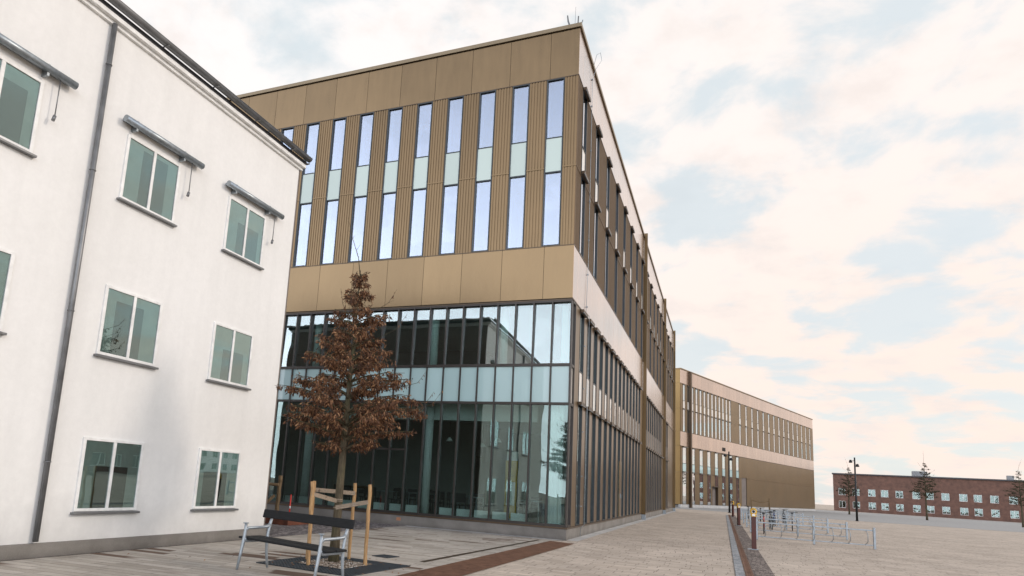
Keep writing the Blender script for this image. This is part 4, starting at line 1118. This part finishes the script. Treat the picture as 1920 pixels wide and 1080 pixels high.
# ------------------------------------------------------------------ light
SUN_DIR = Vector((0.88, 0.25, 0.42)).normalized()      # towards the sun
el = math.asin(SUN_DIR.z); az = atan2(SUN_DIR.x, SUN_DIR.y)
sd = bpy.data.lights.new('sun', 'SUN'); sd.energy = 1.15; sd.angle = radians(10); sd.color = (1.0, 0.86, 0.74)
so = bpy.data.objects.new('sun', sd); COL.objects.link(so)
so.rotation_euler = (-SUN_DIR).to_track_quat('-Z', 'Y').to_euler()
w = bpy.data.worlds.new('World'); scene.world = w; w.use_nodes = True
n = N(w.node_tree)
sky = n.new('ShaderNodeTexSky', sky_type='NISHITA'); sky.sun_disc = False; sky.sun_elevation = el; sky.sun_rotation = az
sky.air_density = 1.0; sky.dust_density = 1.5; sky.ozone_density = 1.0
tc = n.new('ShaderNodeTexCoord'); d = tc.outputs['Generated']
s = n.new('ShaderNodeSeparateXYZ'); n.link(d, s.inputs[0])
zz = n.math('ADD', n.math('MAXIMUM', s.outputs[2], 0.0), 0.22)
cv = n.new('ShaderNodeCombineXYZ'); n.link(n.math('DIVIDE', s.outputs[0], zz), cv.inputs[0]); n.link(n.math('DIVIDE', s.outputs[1], zz), cv.inputs[1])
big = n.noise(cv.outputs[0], 3.6, 9, 0.56)
big.node.inputs['Distortion'].default_value = 0.25
wisp = n.noise(cv.outputs[0], 0.9, 3, 0.5)
cl = n.math('ADD', n.math('MULTIPLY', big, 0.80), n.math('MULTIPLY', wisp, 0.30))
fac = n.maprange(cl, 0.45, 0.58, 0.33, 1.0, True)
shade = n.noise(cv.outputs[0], 4.6, 6, 0.6)
# cloud colour: pink and peach low over the right of the path, whiter above, cooler in the unseen sky behind the camera
def dot(vec):
    q = n.new('ShaderNodeVectorMath', operation='DOT_PRODUCT'); n.link(d, q.inputs[0]); q.inputs[1].default_value = vec; return q.outputs['Value']
warm = n.maprange(dot(Vector((0.45, 0.86, 0.2)).normalized()), 0.45, 1.0, 0.0, 1.0, True)
back = n.maprange(dot((0.0, -1.0, 0.0)), -0.25, 0.75, 0.0, 1.0, True)
low = n.maprange(s.outputs[2], 0.05, 0.55, 1.0, 0.0, True)
c1 = n.mix(n.math('MULTIPLY', warm, n.math('ADD', 0.35, n.math('MULTIPLY', low, 0.6))), (1.04, 1.0, 0.985, 1), (1.05, 0.88, 0.78, 1))
c1 = n.mix(n.maprange(shade, 0.45, 0.70, 0.0, 0.75, True), c1, (0.92, 0.83, 0.79, 1))
bcol = n.mix(n.maprange(s.outputs[2], 0.22, 0.72, 0.0, 1.0), (3.2, 3.3, 3.55, 1), (0.34, 0.36, 0.52, 1))  # unseen sky: brightness added low for glass and ground, cut high for the fascia
c1 = n.mix(back, c1, bcol)
fac = n.math('MAXIMUM', fac, n.math('MULTIPLY', back, 0.9))
bg1 = n.new('ShaderNodeBackground'); n.link(sky.outputs[0], bg1.inputs[0]); bg1.inputs[1].default_value = 0.13
bgh = n.new('ShaderNodeBackground'); bgh.inputs[0].default_value = (0.78, 0.93, 0.98, 1); bgh.inputs[1].default_value = 1.0
mh = n.new('ShaderNodeMixShader'); mh.inputs[0].default_value = 0.72; n.link(bg1.outputs[0], mh.inputs[1]); n.link(bgh.outputs[0], mh.inputs[2])
bg2 = n.new('ShaderNodeBackground'); n.link(c1, bg2.inputs[0]); bg2.inputs[1].default_value = 1.0
mx = n.new('ShaderNodeMixShader'); n.link(fac, mx.inputs[0]); n.link(mh.outputs[0], mx.inputs[1]); n.link(bg2.outputs[0], mx.inputs[2])
ow = n.new('ShaderNodeOutputWorld'); n.link(mx.outputs[0], ow.inputs[0])

scene.view_settings.view_transform = 'Standard'; scene.view_settings.look = 'None'; scene.view_settings.exposure = 0
scene.cycles.max_bounces = 10; scene.cycles.transparent_max_bounces = 16; scene.cycles.glossy_bounces = 5; scene.cycles.diffuse_bounces = 4
scene.cycles.caustics_reflective = False; scene.cycles.caustics_refractive = False
scene.cycles.sample_clamp_indirect = 6
